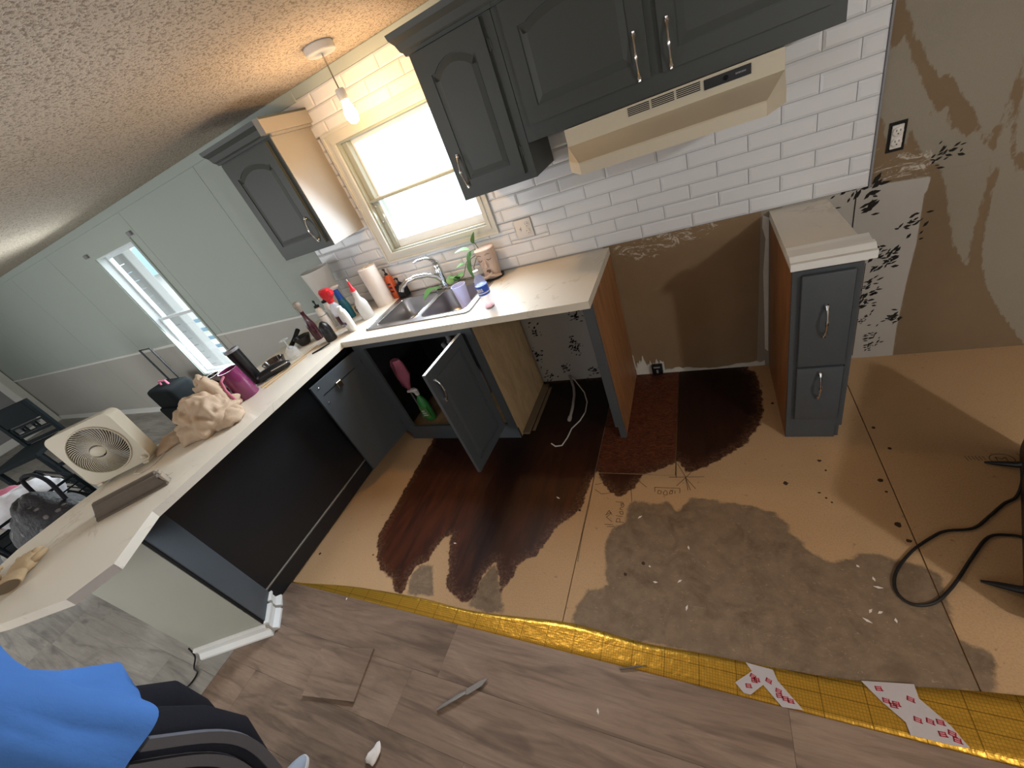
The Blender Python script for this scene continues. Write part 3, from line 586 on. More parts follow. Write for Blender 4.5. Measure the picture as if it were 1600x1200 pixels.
def upper(name_label, cat, x0, x1, z0, z1, dep, doors, side_mat, group=None, crown_side=True):
    t = thing('wall_cabinet', ((x0 + x1) / 2, -dep / 2, z0), name_label, cat, group)
    g = G(); g.box((x0, -dep + .019, z0), (x1, -.012, z1), .0015); finish(g, 'body', UC, t, smooth=False)
    F = basis((x0, -dep + .019, z0), (1, 0, 0), (0, 0, 1), (0, -1, 0)); W_, Hh = x1 - x0, z1 - z0
    g = G(F); g.plate(shrec(0, W_, 0, Hh), .0, .019, [shrec(d_[0] + .012, d_[1] - .012, d_[2] + .012, d_[3] - .012) for d_ in doors]); finish(g, 'face_frame', UC, t, smooth=False)
    for a, b, c, d_, hu, hv in doors:
        Fd = basis((x0 + a, -dep, z0 + c), (1, 0, 0), (0, 0, 1), (0, -1, 0)); dr = panel_door(t, Fd, b - a, d_ - c, UC)
        Fh = basis((x0 + a, -dep - .019, z0 + c), (1, 0, 0), (0, 0, 1), (0, -1, 0)); handle(dr, Fh, hu, hv, hv + .125)
        hs = (b - a) + .004 if hu < (b - a) / 2 else -.004
        for v in (.09, (d_ - c) - .09): hinge(t, basis((x0 + a, -dep, z0 + c), (1, 0, 0), (0, 0, 1), (0, -1, 0)), hs, v)
    return t
ZT = 2.105
t1 = upper('tall dark grey wall cabinet with arched door, right of the sink window', 'cabinet', -1.335, -.940, 1.420, ZT, .322, [(.022, .350, .030, .595, .036, .035)], UC)
crown(t1, -1.335, -.940, -.322, 2.02, ZT, UC)
t2 = upper('wide dark grey two-door wall cabinet above the cream range hood', 'cabinet', -.938, .160, 1.558, ZT, .320, [(.034, .525, .060, .460, .452, .012), (.566, 1.06, .060, .460, .030, .012)], UC)
crown(t2, -.938, .160, -.320, 2.02, ZT, UC)
t3 = upper('small dark wall cabinet with pale side, left of the sink window', 'cabinet', -2.778, -2.308, 1.420, ZT, .322, [(.020, .440, .030, .590, .378, .030)], UC)
finish(G().box((-2.308, -.320, 1.420), (-2.302, -.012, ZT), .001), 'side_panel', 'light_laminate', t3)
crown(t3, -2.778, -2.308, -.322, 2.02, ZT, UC)
finish(G().box((-2.306, -.372, 2.03), (-2.262, -.012, ZT)).box((-2.302, -.326, 2.018), (-2.280, -.012, 2.03)), 'crown_return', 'light_laminate', t3, smooth=False)
# ---- base cabinets
HB = .876
BC = 'cabinet_paint'
# drawer cabinet at the right end
t = thing('drawer_cabinet', (.1, -.3, 0), 'narrow dark blue-grey drawer cabinet with bare oak side, right of stove gap', 'cabinet')
x0, x1 = 0.0, .209
finish(G().box((x0 + .007, -.59, 0), (x1 - .004, -.02, HB)), 'body', BC, t, smooth=False)
finish(G().box((x0, -.592, 0), (x0 + .006, -.015, HB)), 'side_panel', 'oak_dark', t, smooth=False)
g = G(basis((x0, -.59, 0), (1, 0, 0), (0, 0, 1), (0, -1, 0))); g.plate(shrec(0, x1, .085, HB), 0, .019, [shrec(.03, x1 - .018, .15, .43), shrec(.03, x1 - .018, .46, .85)]); finish(g, 'face_frame', BC, t, smooth=False)
finish(G().box((x0, -.600, 0), (x1 - .020, -.585, .085), .001), 'toe_kick', BC, t, smooth=False)
for z0, z1, hz in ((.445, .862, .605), (.140, .435, .285)):
    d_ = finish(G().box((.028, -.628, z0), (.186, -.609, z1), .004, 2), 'drawer', BC, t)
    handle(d_, basis((0, -.628, 0), (1, 0, 0), (0, 0, 1), (0, -1, 0)), .108, hz, hz + .125, 'chrome')
# end panel between dishwasher gap and stove gap
t = thing('end_panel', (-.79, -.3, 0), 'upright oak-veneer end panel with blue-grey front edge between the two gaps', 'panel')
finish(G().box((-.786, -.585, 0), (-.765, -.012, HB)), 'panel', 'oak_side', t, smooth=False)
finish(G().box((-.812, -.604, .09), (-.763, -.585, HB), .0015).box((-.797, -.600, 0), (-.763, -.580, .09), .001), 'front_stile', BC, t, smooth=False)
finish(G().box((-.792, -.58, .0), (-.786, -.02, HB)), 'inner_skin', BC, t, smooth=False)
# sink cabinet, hollow, both doors swung open
SX0, SX1 = -2.36, -1.445
t = thing('sink_cabinet', ((SX0 + SX1) / 2, -.3, 0), 'open dark grey sink base cabinet with bare plywood side under the sink', 'cabinet')
g = G(); g.box((SX1 - .016, -.585, 0.0), (SX1, -.03, HB)); finish(g, 'side_panel', 'ply_side', t, smooth=False)
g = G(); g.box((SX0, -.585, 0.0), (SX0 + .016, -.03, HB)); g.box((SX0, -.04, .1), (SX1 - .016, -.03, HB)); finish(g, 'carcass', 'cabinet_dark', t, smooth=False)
finish(G().box((SX0 + .016, -.585, .095), (SX1 - .016, -.04, .110)), 'cabinet_bottom', 'ply_side', t, smooth=False)
FW = basis((SX0, -.585, 0), (1, 0, 0), (0, 0, 1), (0, -1, 0)); WS = SX1 - SX0
g = G(FW); g.plate(shrec(0, WS, .085, HB), 0, .019, [shrec(.085, WS - .045, .135, .83)]); finish(g, 'face_frame', BC, t, smooth=False)
finish(G().box((SX0, -.592, 0), (SX1, -.575, .085)), 'toe_kick', BC, t, smooth=False)
# sink cabinet doors, swung open (frame: u from hinge outward, v up, w = outer face direction)
uR = Vector((-.02, -.38, 0)).normalized(); FR = basis((-1.530, -.604, .125), uR, (0, 0, 1), uR.cross(Vector((0, 0, 1))))
if FR.to_3x3().col[2].x < 0: FR = basis((-1.530, -.604, .125), uR, (0, 0, 1), -uR.cross(Vector((0, 0, 1))))
dR = panel_door(t, FR, .385, .712, BC, arched=False)
FR2 = FR.copy(); FR2.translation = FR.translation + FR.to_3x3().col[2] * .019
handle(dR, FR2, .345, .53, .655, 'chrome')
uL = Vector((-.045, -.38, 0)).normalized(); wL = Vector((-uL.y * -1, uL.x * 1, 0)); wL = Vector((uL.y, -uL.x, 0)); wL = wL if wL.x < 0 else -wL
FL = basis((-2.352, -.604, .110), uL, (0, 0, 1), wL)
dL = panel_door(t, FL, .385, .715, BC, arched=False)
FLi = basis(Vector((-2.352, -.604, .110)) - wL * .0, uL, (0, 0, 1), -wL)
for v in (.575, .685): finish(G(FLi).lathe([(.006, 0), (.006, .002), (.003, .004)], (.345, v, 0), 10), 'handle_screw', 'chrome', dL)
for q in (.0005, .0115): finish(G(FR).box((.002, .7120, q), (.383, .7140, q + .0075)), 'edge_glint', 'white_paint', dR, smooth=False)  # white strips paint the sky's reflection on the door's top edge
finish(G(FLi).box((.205, .60, 0), (.245, .645, .018), .003), 'door_catch', 'nickel', dL)
finish(G(FLi).box((.07, .628, 0), (.345, .634, .0015)), 'seam_strip', 'cabinet_dark', dL)
for F_, pz in ((FR, 0), (FL, 0)):
    for v in (.08, .63): hinge(dR if F_ is FR else dL, F_, .0, v)
# things inside the sink cabinet
def bottle(name, loc, prof, mat, label, cat, group=None, seg=20, sx=1, sy=1, extra=None):
    o = thing(name, loc, label, cat, group) if extra else None
    g = G(); g.lathe(prof, loc, seg, sx, sy)
    if not extra: return single(g, name, mat, label, cat, group)
    finish(g, 'body', mat, o); extra(o, loc); return o
def green_extra(o, p):
    x, y, z_ = p
    finish(G().loft([(x, y, z_ + .232, .018, .014), (x, y, z_ + .255, .020, .016), (x, y - .01, z_ + .28, .034, .018), (x, y - .012, z_ + .295, .024, .012)], 12).box((x - .06, y - .022, z_ + .268), (x - .015, y - .004, z_ + .284), .003), 'spray_head', 'white_plastic', o)
    finish(G().box((x - .034, y - .0325, z_ + .035), (x + .034, y - .029, z_ + .13), .002), 'paper_label', 'leaf_green', o)
    for k, zz in enumerate((.055, .075, .095)): finish(G().box((x - .022, y - .0337, z_ + zz), (x + .018 - k * .006, y - .032, z_ + zz + .008)), 'label_print', 'label_white', o)
bottle('spray_bottle', (-2.185, -.49, .111), [(.038, 0), (.043, .01), (.043, .14), (.032, .19), (.015, .22), (.013, .235)], 'green_plastic', 'green spray cleaner bottle with pale trigger standing inside open sink cabinet', 'bottle', sx=1.0, sy=.72, extra=green_extra)
g = G(); g.loft([(-2.275, -.45, .36, .014, .012), (-2.27, -.45, .41, .034, .025), (-2.262, -.44, .49, .062, .034), (-2.262, -.44, .58, .066, .030), (-2.27, -.44, .62, .04, .02)], 32, .03, 22); single(g, 'cloth', 'pink_cloth', 'crumpled pink cloth hanging inside the open sink cabinet', 'cloth')
g = G(); g.tube([(-2.272, -.46, .112), (-2.276, -.455, .362)], .006, 8); g.lathe([(.02, 0), (.022, .01), (.012, .03), (.008, .05)], (-2.272, -.46, .111), 12); single(g, 'toilet_brush', 'grey_plastic', 'slim grey brush standing beneath the pink cloth in the sink cabinet', 'brush')
bottle('jug', (-1.83, -.22, .111), [(.05, 0), (.055, .02), (.055, .17), (.03, .22), (.018, .235), (.018, .255)], 'grey_plastic', 'dim grey jug at the back of the sink cabinet', 'jug', sx=1.1)
bottle('can', (-1.93, -.30, .111), [(.03, 0), (.032, .005), (.032, .15), (.026, .165), (.01, .17), (.01, .19)], 'black_plastic', 'black aerosol can inside the sink cabinet right of green bottle', 'can')
g = G(); g.tube([(-1.85, -.30, .70), (-1.85, -.30, .60), (-1.87, -.29, .55), (-1.92, -.27, .54), (-1.96, -.25, .58), (-1.98, -.2, .56), (-1.99, -.045, .56)], .019, 12); g.lathe([(.026, 0), (.026, .02)], (-1.85, -.30, .62), 12); single(g, 'drain_trap', 'grey_plastic', 'grey curved drain pipe under the sink inside the cabinet', 'pipe')
# ================================================================ PENINSULA
t = thing('peninsula_base', (-2.7, -1.2, 0), 'peninsula half-wall with black kitchen side and pale angled end, under worktop', 'cabinet')
Qp, Pp, Rp = (-2.548, -1.850), (-2.425, -1.977), (-2.788, -2.175)
IDXY = Matrix.Identity(4)
g = G(); g.plate([(-2.56, -.02), (-2.92, -.02), (-2.92, -1.96), (Rp[0] + .01, Rp[1] + .02), (Pp[0] - .012, Pp[1] + .006), (Qp[0] - .01, Qp[1])], .0085, HB); finish(g, 'body', 'end_wall_paint', t, smooth=False)
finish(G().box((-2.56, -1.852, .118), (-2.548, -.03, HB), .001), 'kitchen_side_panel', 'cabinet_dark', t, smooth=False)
finish(G().box((-2.56, -1.858, .0085), (-2.540, -.03, .108), .002), 'base_board', 'cabinet_dark', t, smooth=False)
finish(G().box((-2.56, -1.858, .108), (-2.5435, -.03, .115), .001), 'cap_strip', 'light_laminate', t, smooth=False)
def facequad(gg, A, B, z0, z1, off, th):
    A = Vector((A[0], A[1])); B = Vector((B[0], B[1])); e = (B - A).normalized(); n = Vector((-e.y, e.x)) if True else None
    c = Vector((-2.75, -1.8))
    if (A - c).dot(n) < 0: n = -n
    p = [A + n * off, B + n * off, B + n * (off + th), A + n * (off + th)]
    vs = [(q.x, q.y, z0) for q in p] + [(q.x, q.y, z1) for q in p]; gg._add(vs, [(0, 1, 2, 3), (7, 6, 5, 4), (0, 1, 5, 4), (1, 2, 6, 5), (2, 3, 7, 6), (3, 0, 4, 7)])
    return gg
finish(facequad(G(), Qp, Pp, .0085, HB, -.010, .020), 'corner_stile', BC, t, smooth=False)
finish(facequad(G(), (Pp[0] + .002, Pp[1] + .004), (Pp[0] - .01, Pp[1] - .004), .0085, HB, -.002, .006), 'corner_strip', 'black_matte', t, smooth=False)
finish(facequad(G(), (Pp[0] - .012, Pp[1] - .006), Rp, .0085, HB, -.008, .012), 'end_face', 'end_wall_paint', t, smooth=False)
def skirting(name, A, B, mat, hh=.085):
    A = Vector((A[0], A[1], 0)); B = Vector((B[0], B[1], 0)); e = (B - A).normalized(); n = Vector((-e.y, e.x, 0)); c = Vector((-2.75, -1.8, 0))
    if (A - c).dot(n) < 0: n = -n
    prof = [(0, .0085), (.030, .0085), (.030, .020), (.012, .040), (.012, hh - .03), (.020, hh - .018), (.020, hh - .006), (.006, hh), (0, hh)]
    gg = G(basis(A, e, n, (0, 0, 1))); ln = (B - A).length; k = len(prof)
    vs = [(0 - 0 * q[0], q[0], q[1]) for q in prof] + [(ln, q[0], q[1]) for q in prof]; gg._add(vs, [tuple(range(k)), tuple(range(2 * k - 1, k - 1, -1))] + [(i, (i + 1) % k, k + (i + 1) % k, k + i) for i in range(k)])
    return finish(gg, name, mat, t, smooth=False)
skirting('end_skirting', (Pp[0] + .012, Pp[1] + .000), Rp, 'white_paint')
skirting('skirting_return', (-2.488, -1.900), (-2.412, -1.985), 'white_paint', .095)
skirting('corner_block', (-2.560, -1.842), (-2.500, -1.890), 'white_paint', .095)
# L-shaped worktop with sink opening
t = thing('countertop', (-1.9, -.3, HB), 'long L-shaped cream marble-look worktop over sink cabinet and peninsula', 'worktop')
SO = (-2.225, -1.478, -.505, -.050)
outer = [(-.765, -.010), (-.765, -.635), (-2.385, -.635), (-2.385, -1.888), (-2.254, -2.098), (-2.308, -2.236), (-2.549, -2.365), (-2.78, -2.46), (-3.02, -2.42), (-3.13, -2.16), (-3.125, -1.95), (-3.075, -1.5), (-3.075, -.010)]
g = G(); g.plate(outer, HB, .914, [[(SO[0], SO[2]), (SO[1], SO[2]), (SO[1], SO[3]), (SO[0], SO[3])]]); finish(g, 'worktop_slab', 'counter_marble', t, smooth=False)
# small right-hand worktop
g = G(); g.plate([(-.004, -.010), (.213, -.010), (.222, -.60), (-.004, -.60)], HB, .914); single(g, 'small_countertop', 'counter_marble', 'small pale worktop piece on the narrow drawer cabinet', 'worktop', smooth=False)
# painted crown offcut lying on its front edge
g = G(basis((.0, -.60, .9145), (1, .02, 0), (0, -1, 0), (0, 0, 1))); pf = [(-.085, 0), (-.085, .020), (-.070, .028), (-.052, .024), (-.020, .020), (-.010, .028), (.010, .026), (.030, .012), (.046, .012), (.046, -.016), (.036, -.016), (.030, 0)]
k = len(pf); vs = [(-.012, p[0], p[1]) for p in pf] + [(.232, p[0], p[1]) for p in pf]; g._add(vs, [tuple(range(k)), tuple(range(2 * k - 1, k - 1, -1))] + [(i, (i + 1) % k, k + (i + 1) % k, k + i) for i in range(k)])
single(g, 'moulding_offcut', 'white_paint', 'white stepped crown moulding offcut lying across front of small worktop', 'moulding', smooth=False)
# ================================================================ SINK + TAP
def rrect(x0, x1, y0, y1, r, n=5):
    out = []
    for cx, cy, a0 in ((x1 - r, y1 - r, 0), (x0 + r, y1 - r, 90), (x0 + r, y0 + r, 180), (x1 - r, y0 + r, 270)):
        for i in range(n + 1): a = math.radians(a0 + 90 * i / n); out.append((cx + r * math.cos(a), cy + r * math.sin(a)))
    return out
t = thing('sink', (-1.85, -.28, .914), 'stainless steel double-bowl sink set in the worktop below the window', 'sink')
BL = (-2.195, -1.872, -.487, -.125); BR = (-1.836, -1.505, -.487, -.125)
g = G(); g.plate(rrect(-2.252, -1.455, -.535, -.020, .03), .9142, .9185, [rrect(*BL, .05), rrect(*BR, .05)]); finish(g, 'rim', 'steel', t)
for a in (rrect(-2.250, -1.457, -.533, -.022, .03), rrect(*BL, .05), rrect(*BR, .05)):
    finish(G().tube([(p[0], p[1], .9185) for p in a + a[:1]], .0032, 6), 'rim_bead', 'chrome', t)
for nm, B_ in (('left_bowl', BL), ('right_bowl', BR)):
    g = G(); R0 = rrect(*B_, .05); R1 = rrect(B_[0] + .008, B_[1] - .008, B_[2] + .008, B_[3] - .008, .05); R2 = rrect(B_[0] + .02, B_[1] - .02, B_[2] + .02, B_[3] - .02, .06); R3 = rrect(B_[0] + .05, B_[1] - .05, B_[2] + .05, B_[3] - .05, .05)
    lay = [(R0, .917), (R1, .80), (R2, .775), (R3, .764)]; rg = [[g.bm.verts.new((p[0], p[1], z_)) for p in R_] for R_, z_ in lay]
    for a, b in zip(rg, rg[1:]):
        for i in range(len(a)): g.bm.faces.new([a[i], a[(i + 1) % len(a)], b[(i + 1) % len(a)], b[i]])
    g.bm.faces.new(rg[-1]); finish(g, 'bowl', 'steel', t, ang=60)
    cx, cy = (B_[0] + B_[1]) / 2, (B_[2] + B_[3]) / 2; finish(G().lathe([(.04, .002), (.042, .004), (.03, .004), (.026, .001)], (cx, cy, .764), 24), 'drain', 'chrome', t)
g = G(); g.lathe([(.022, 0), (.026, .006), (.022, .014), (.008, .018), (.006, .03)], (-2.150, -.185, .766), 18); single(g, 'sink_plug', 'blue_plastic', 'blue rubber plug lying in the left sink bowl', 'plug')
t = thing('faucet', (-1.85, -.075, .9187), 'curved chrome kitchen faucet with raised lever behind the sink', 'faucet')
finish(G().loft([(-1.85, -.075, .9187, .11, .027), (-1.85, -.075, .926, .105, .024)], 32), 'deck_plate', 'chrome', t)
finish(G().lathe([(.030, 0), (.028, .02), (.025, .05), (.024, .10), (.026, .13), (.024, .165), (.014, .178)], (-1.85, -.075, .926), 24), 'tap_body', 'chrome', t)
finish(G().tube([(-1.85, -.08, .97), (-1.87, -.105, 1.015), (-1.905, -.15, 1.052), (-1.95, -.205, 1.072), (-1.99, -.25, 1.072), (-2.02, -.285, 1.055), (-2.028, -.298, 1.030)], [.020, .018, .0155, .0145, .015, .016, .016], 14), 'spout', 'chrome', t)
finish(G().tube([(-1.85, -.075, 1.095), (-1.853, -.095, 1.125), (-1.868, -.135, 1.150), (-1.892, -.19, 1.162), (-1.905, -.215, 1.160)], [.017, .014, .009, .009, .006], 12, 1.0), 'lever', 'chrome', t)
# ================================================================ RANGE HOOD
t = thing('range_hood', (-.37, -.25, 1.40), 'cream metal range hood with vent slots and black switch panel under cabinet', 'range hood')
HX0, HX1 = -.770, 0.0
Fx = basis((0, 0, 0), (0, 1, 0), (0, 0, 1), (1, 0, 0))
def hood_sec(y): return y
HZ = 1.556
def ringv(y_, z_, xa, xb, ch): return [(xa, -.012, z_), (xa, y_ + ch, z_), (xa + ch * .55, y_, z_), (xb - ch * .55, y_, z_), (xb, y_ + ch, z_), (xb, -.012, z_)]
lay = [ringv(-.337, HZ, HX0, HX1, .001), ringv(-.340, 1.492, HX0, HX1, .002), ringv(-.498, 1.444, HX0, HX1, .125), ringv(-.502, 1.438, HX0, HX1, .128), ringv(-.502, 1.400, HX0, HX1, .128), ringv(-.490, 1.399, HX0 + .01, HX1 - .01, .12), ringv(-.480, 1.43, HX0 + .02, HX1 - .02, .12)]
g = G(); rg = [[g.bm.verts.new(p_) for p_ in r_] for r_ in lay]
for a_, b_ in zip(rg, rg[1:]):
    for i in range(6): g.bm.faces.new([a_[i], a_[(i + 1) % 6], b_[(i + 1) % 6], b_[i]])
g.bm.faces.new(rg[0]); g.bm.faces.new(rg[-1]); finish(g, 'hood_body', 'hood_cream', t, smooth=False)
Fh = basis((0, -.3375, 0), (1, 0, 0), (0, 0, 1), (0, -1, 0))
for bx_ in (-.512, -.424, -.336):
    for k2 in range(5): finish(G(Fh).box((bx_, 1.5215 + k2 * .0060, -.001), (bx_ + .080, 1.5247 + k2 * .0060, .0032)), 'vent_slot', 'black_matte', t, smooth=False)
finish(G(Fh).box((-.244, 1.516, 0), (-.098, 1.547, .006), .001), 'switch_panel', 'black_plastic', t, smooth=False)
finish(G(Fh).lathe([(.008, 0), (.007, .006), (.003, .008)], (-.175, 1.531, .006), 12), 'control_knob', 'black_matte', t)
for k2 in range(7): finish(G(Fh).box((-.145 + k2 * .0046, 1.530, .006), (-.1418 + k2 * .0046, 1.535, .0065)), 'panel_print', 'grey_plastic', t, smooth=False)
# ================================================================ PENDANT
px_, py_ = -1.726, -.347
t = thing('pendant_lamp', (px_, py_, H), 'small white pendant lamp with lit warm bulb hanging by the sink window', 'lamp')
finish(G().lathe([(.066, -.032), (.069, -.028), (.069, -.004), (.066, 0)], (px_, py_, H), 32), 'canopy', 'white_plastic', t)
finish(G().tube([(px_, py_, H - .03), (px_, py_, 2.04)], .0035, 8), 'stem', 'nickel', t)
finish(G().lathe([(.021, 0), (.023, .003), (.023, .040), (.019, .045)], (px_, py_, 1.995), 20), 'socket', 'white_plastic', t)
finish(G().lathe([(.004, -.098), (.020, -.092), (.030, -.070), (.030, -.05), (.022, -.025), (.014, 0)], (px_, py_, 1.996), 20), 'bulb', 'bulb_glow', t)
l = bpy.data.lights.new('bulb_light', 'POINT'); l.energy = 19; l.color = (1, .58, .25); l.shadow_soft_size = .032; lo = bpy.data.objects.new('bulb_light', l); COL.objects.link(lo); lo.location = (px_, py_, 1.90)
# flush ceiling light over the unseen right part of the kitchen
t = thing('ceiling_light', (1.75, -2.85, H), 'round flush ceiling light of the kitchen, outside the frame at right', 'lamp'); finish(G().lathe([(.10, -.05), (.15, -.03), (.16, 0)], (1.75, -2.85, H), 32), 'fitting', 'white_plastic', t)
l = bpy.data.lights.new('ceiling_bulb', 'POINT'); l.energy = 82; l.color = (.98, .965, .955); l.shadow_soft_size = .07; lo = bpy.data.objects.new('ceiling_bulb', l); COL.objects.link(lo); lo.location = (1.75, -2.85, 2.02)
# ================================================================ OUTLETS
def outlet(loc, wd, hg, label, plate='outlet_white', switch=False, cover=True):
    x, z_ = loc; t_ = thing('wall_outlet', (x, -.008, z_), label, 'outlet'); F = basis((x, -.009, z_), (1, 0, 0), (0, 0, 1), (0, -1, 0))
    if cover: finish(G(F).box((-wd / 2, -hg / 2, 0), (wd / 2, hg / 2, .006), .002, 2), 'cover_plate', plate, t_)
    ox = wd * .22 if switch else 0
    for s_ in (-1, 1):
        r_ = finish(G(F).lathe([(.0165, 0), (.0165, .0085), (.015, .0095)], (ox, s_ * .0195, 0), 20), 'receptacle', plate, t_)
        g_ = G(F)
        for q in (-.006, .006): g_.box((ox + q - .001, s_ * .0195 + .001, .0090), (ox + q + .001, s_ * .0195 + .009, .0100))
        g_.box((ox - .002, s_ * .0195 - .009, .0090), (ox + .002, s_ * .0195 - .005, .0100)); finish(g_, 'socket_slot', 'black_matte', r_, smooth=False)
    if switch:
        finish(G(F).box((-ox - .006, -.012, .004), (-ox + .006, .012, .010), .002).tube([(-ox, 0, .008), (-ox, .006, .020)], .004, 8), 'toggle', plate, t_)
    return t_
outlet((-1.214, 1.135), .104, .106, 'white switch and outlet plate on tiles right of the sink window', switch=True)
o_ = outlet((.426, 1.094), .034, .090, 'bare uncovered outlet in dark wall hole on torn drywall', cover=False)
finish(G(basis((.426, -.005, 1.094), (1, 0, 0), (0, 0, 1), (0, -1, 0))).plate(shrec(-.027, .027, -.055, .055), 0, .003, [shrec(-.021, .021, -.048, .048)]), 'box_rim', 'ink_black', o_, smooth=False)
finish(G(basis((.426, -.005, 1.094), (1, 0, 0), (0, 0, 1), (0, -1, 0))).box((-.021, -.048, 0), (.021, .048, .001)), 'box_back', 'black_matte', o_, smooth=False)
finish(G(basis((.426, -.005, 1.094), (1, 0, 0), (0, 0, 1), (0, -1, 0))).box((-.0175, -.043, 0), (.0175, .043, .0075), .001), 'yoke', 'outlet_white', o_, smooth=False)
# ================================================================ THINGS ON THE WORKTOP
Zc = .9142
# white detergent bottle
def det_extra(o, p):
    x, y, z_ = p
    F = rotz(-.35, (x, y, z_))
    finish(G(F).loft([(0, 0, .155, .017, .015), (0, 0, .175, .017, .015), (0, 0, .178, .014, .012)], 16), 'cap', 'white_plastic', o)
    finish(G(F).loft([(0, -.0235, .085, .026, .002), (0, -.0235, .086, .026, .002)], 20), 'label_edge', 'label_white', o)
    finish(G(basis((x, y, z_), F.to_3x3().col[0], (0, 0, 1), -F.to_3x3().col[1])).plate([(.026 * math.cos(a * PI / 8), .095 + .048 * math.sin(a * PI / 8)) for a in range(16)], .0225, .0250), 'paper_label', 'label_white', o)
    finish(G(basis((x, y, z_), F.to_3x3().col[0], (0, 0, 1), -F.to_3x3().col[1])).plate([(.024 * math.cos(a * PI / 8), .072 + .022 * math.sin(a * PI / 8)) for a in range(8, 17)], .0240, .0258), 'label_print', 'label_purple', o)
x, y = -2.405, -.475
t = thing('detergent_bottle', (x, y, Zc), 'white flat detergent bottle with oval label at the worktop inner corner', 'bottle')
F = rotz(-.35, (x, y, Zc)); finish(G(F).loft([(0, 0, 0, .046, .021), (0, 0, .006, .049, .0235), (0, 0, .11, .049, .0235), (0, 0, .145, .038, .021), (0, 0, .158, .018, .015), (0, 0, .165, .016, .014)], 28, power=2.6), 'body', 'white_plastic', t); det_extra(t, (x, y, Zc))
# dark bottle with big red spray head
t = thing('red_spray_bottle', (-2.560, -.375, Zc), 'tall brown-labelled bottle with large red trigger head, behind the detergent bottle', 'bottle')
finish(G().lathe([(.034, 0), (.036, .005), (.036, .13), (.028, .16), (.014, .18), (.014, .19)], (-2.560, -.375, Zc), 24), 'body', 'clear_plastic', t)
finish(G().lathe([(.0368, .02), (.0368, .085)], (-2.560, -.375, Zc), 24), 'paper_label', 'maroon_glass', t)
finish(G().loft([(-2.560, -.375, Zc + .18, .020, .020), (-2.560, -.375, Zc + .205, .022, .022), (-2.550, -.385, Zc + .225, .040, .027), (-2.543, -.392, Zc + .268, .048, .028), (-2.543, -.392, Zc + .284, .036, .020)], 18, power=3).box((-2.505, -.415, Zc + .235), (-2.478, -.378, Zc + .270), .005), 'trigger_head', 'red_plastic', t)
# blue bottle with cream cap
t = thing('blue_squeeze_bottle', (-2.610, -.25, Zc), 'blue and teal bottle with pale flip cap behind the red trigger bottle', 'bottle')
finish(G().loft([(-2.61, -.25, Zc, .034, .026), (-2.61, -.25, Zc + .01, .040, .030), (-2.61, -.25, Zc + .10, .040, .030), (-2.61, -.25, Zc + .15, .026, .022)], 24), 'body', 'teal_plastic', t)
finish(G().loft([(-2.61, -.25, Zc + .148, .026, .022), (-2.61, -.25, Zc + .225, .020, .018)], 24), 'neck', 'blue_plastic', t)
finish(G().loft([(-2.61, -.25, Zc + .225, .026, .022), (-2.603, -.25, Zc + .240, .040, .024), (-2.597, -.25, Zc + .250, .032, .016)], 20), 'cap', 'white_plastic', t)
# frosted spray bottle with red nozzle
t = thing('frosted_squeeze_bottle', (-2.385, -.315, Zc), 'frosted white squeeze bottle with pointed red nozzle left of paper towels', 'bottle')
finish(G().lathe([(.040, 0), (.043, .006), (.043, .10), (.036, .125), (.020, .15), (.018, .19), (.019, .20)], (-2.385, -.315, Zc), 28), 'body', 'frosted_plastic', t)
finish(G().lathe([(.018, .195), (.018, .212), (.011, .222), (.006, .262), (.003, .272)], (-2.385, -.315, Zc), 18), 'nozzle', 'red_plastic', t)
finish(G().lathe([(.0032, .268), (.003, .285)], (-2.385, -.315, Zc), 10), 'nozzle_tip', 'white_plastic', t)
# paper towel roll
t = thing('paper_towel_roll', (-2.375, -.115, Zc), 'upright roll of white paper towels left of the sink', 'paper towel')
finish(G().lathe([(.021, .0), (.063, .0), (.064, .27), (.063, .278), (.021, .278), (.0205, .27)], (-2.375, -.115, Zc), 36, closed=True), 'towel_sheets', 'paper_towel', t)
finish(G().lathe([(.0185, .004), (.0205, .004), (.0205, .272), (.0185, .272)], (-2.375, -.115, Zc), 24, closed=True), 'cardboard_core', 'wood_raw', t)
# orange soap bottle with black pump
def pump(o, x, y, z_, mat, s_=1, ang=2.6):
    g = G(); g.lathe([(.012 * s_, 0), (.012 * s_, .014), (.005, .018), (.004, .034)], (x, y, z_), 14); g.tube([(x, y, z_ + .034), (x, y, z_ + .042), (x + .02 * math.cos(ang), y + .02 * math.sin(ang), z_ + .044), (x + .036 * math.cos(ang), y + .036 * math.sin(ang), z_ + .038)], [.006, .008, .006, .004], 10); finish(g, 'pump', mat, o)
t = thing('orange_soap_bottle', (-2.300, -.052, Zc), 'orange-red soap bottle with black pump between paper towels and black dispenser', 'bottle')
finish(G().loft([(-2.300, -.052, Zc, .028, .022), (-2.300, -.052, Zc + .15, .028, .022), (-2.300, -.052, Zc + .165, .018, .015), (-2.300, -.052, Zc + .172, .012, .012)], 24, power=4), 'body', 'orange_plastic', t); pump(t, -2.300, -.052, Zc + .17, 'black_plastic')
for k2 in range(3): finish(G().box((-2.315 + k2 * .002, -.0752, Zc + .05 + k2 * .028), (-2.287, -.0738, Zc + .062 + k2 * .028)), 'label_print', 'maroon_glass', t, smooth=False)
# black cube dispenser
t = thing('soap_dispenser', (-2.215, -.070, .919), 'square black soap dispenser with pump at the sink back left corner', 'dispenser')
finish(G().box((-2.247, -.100, .919), (-2.183, -.038, 1.010), .006, 2), 'body', 'black_matte', t); pump(t, -2.215, -.069, 1.008, 'black_plastic', 1.2, 2.9)
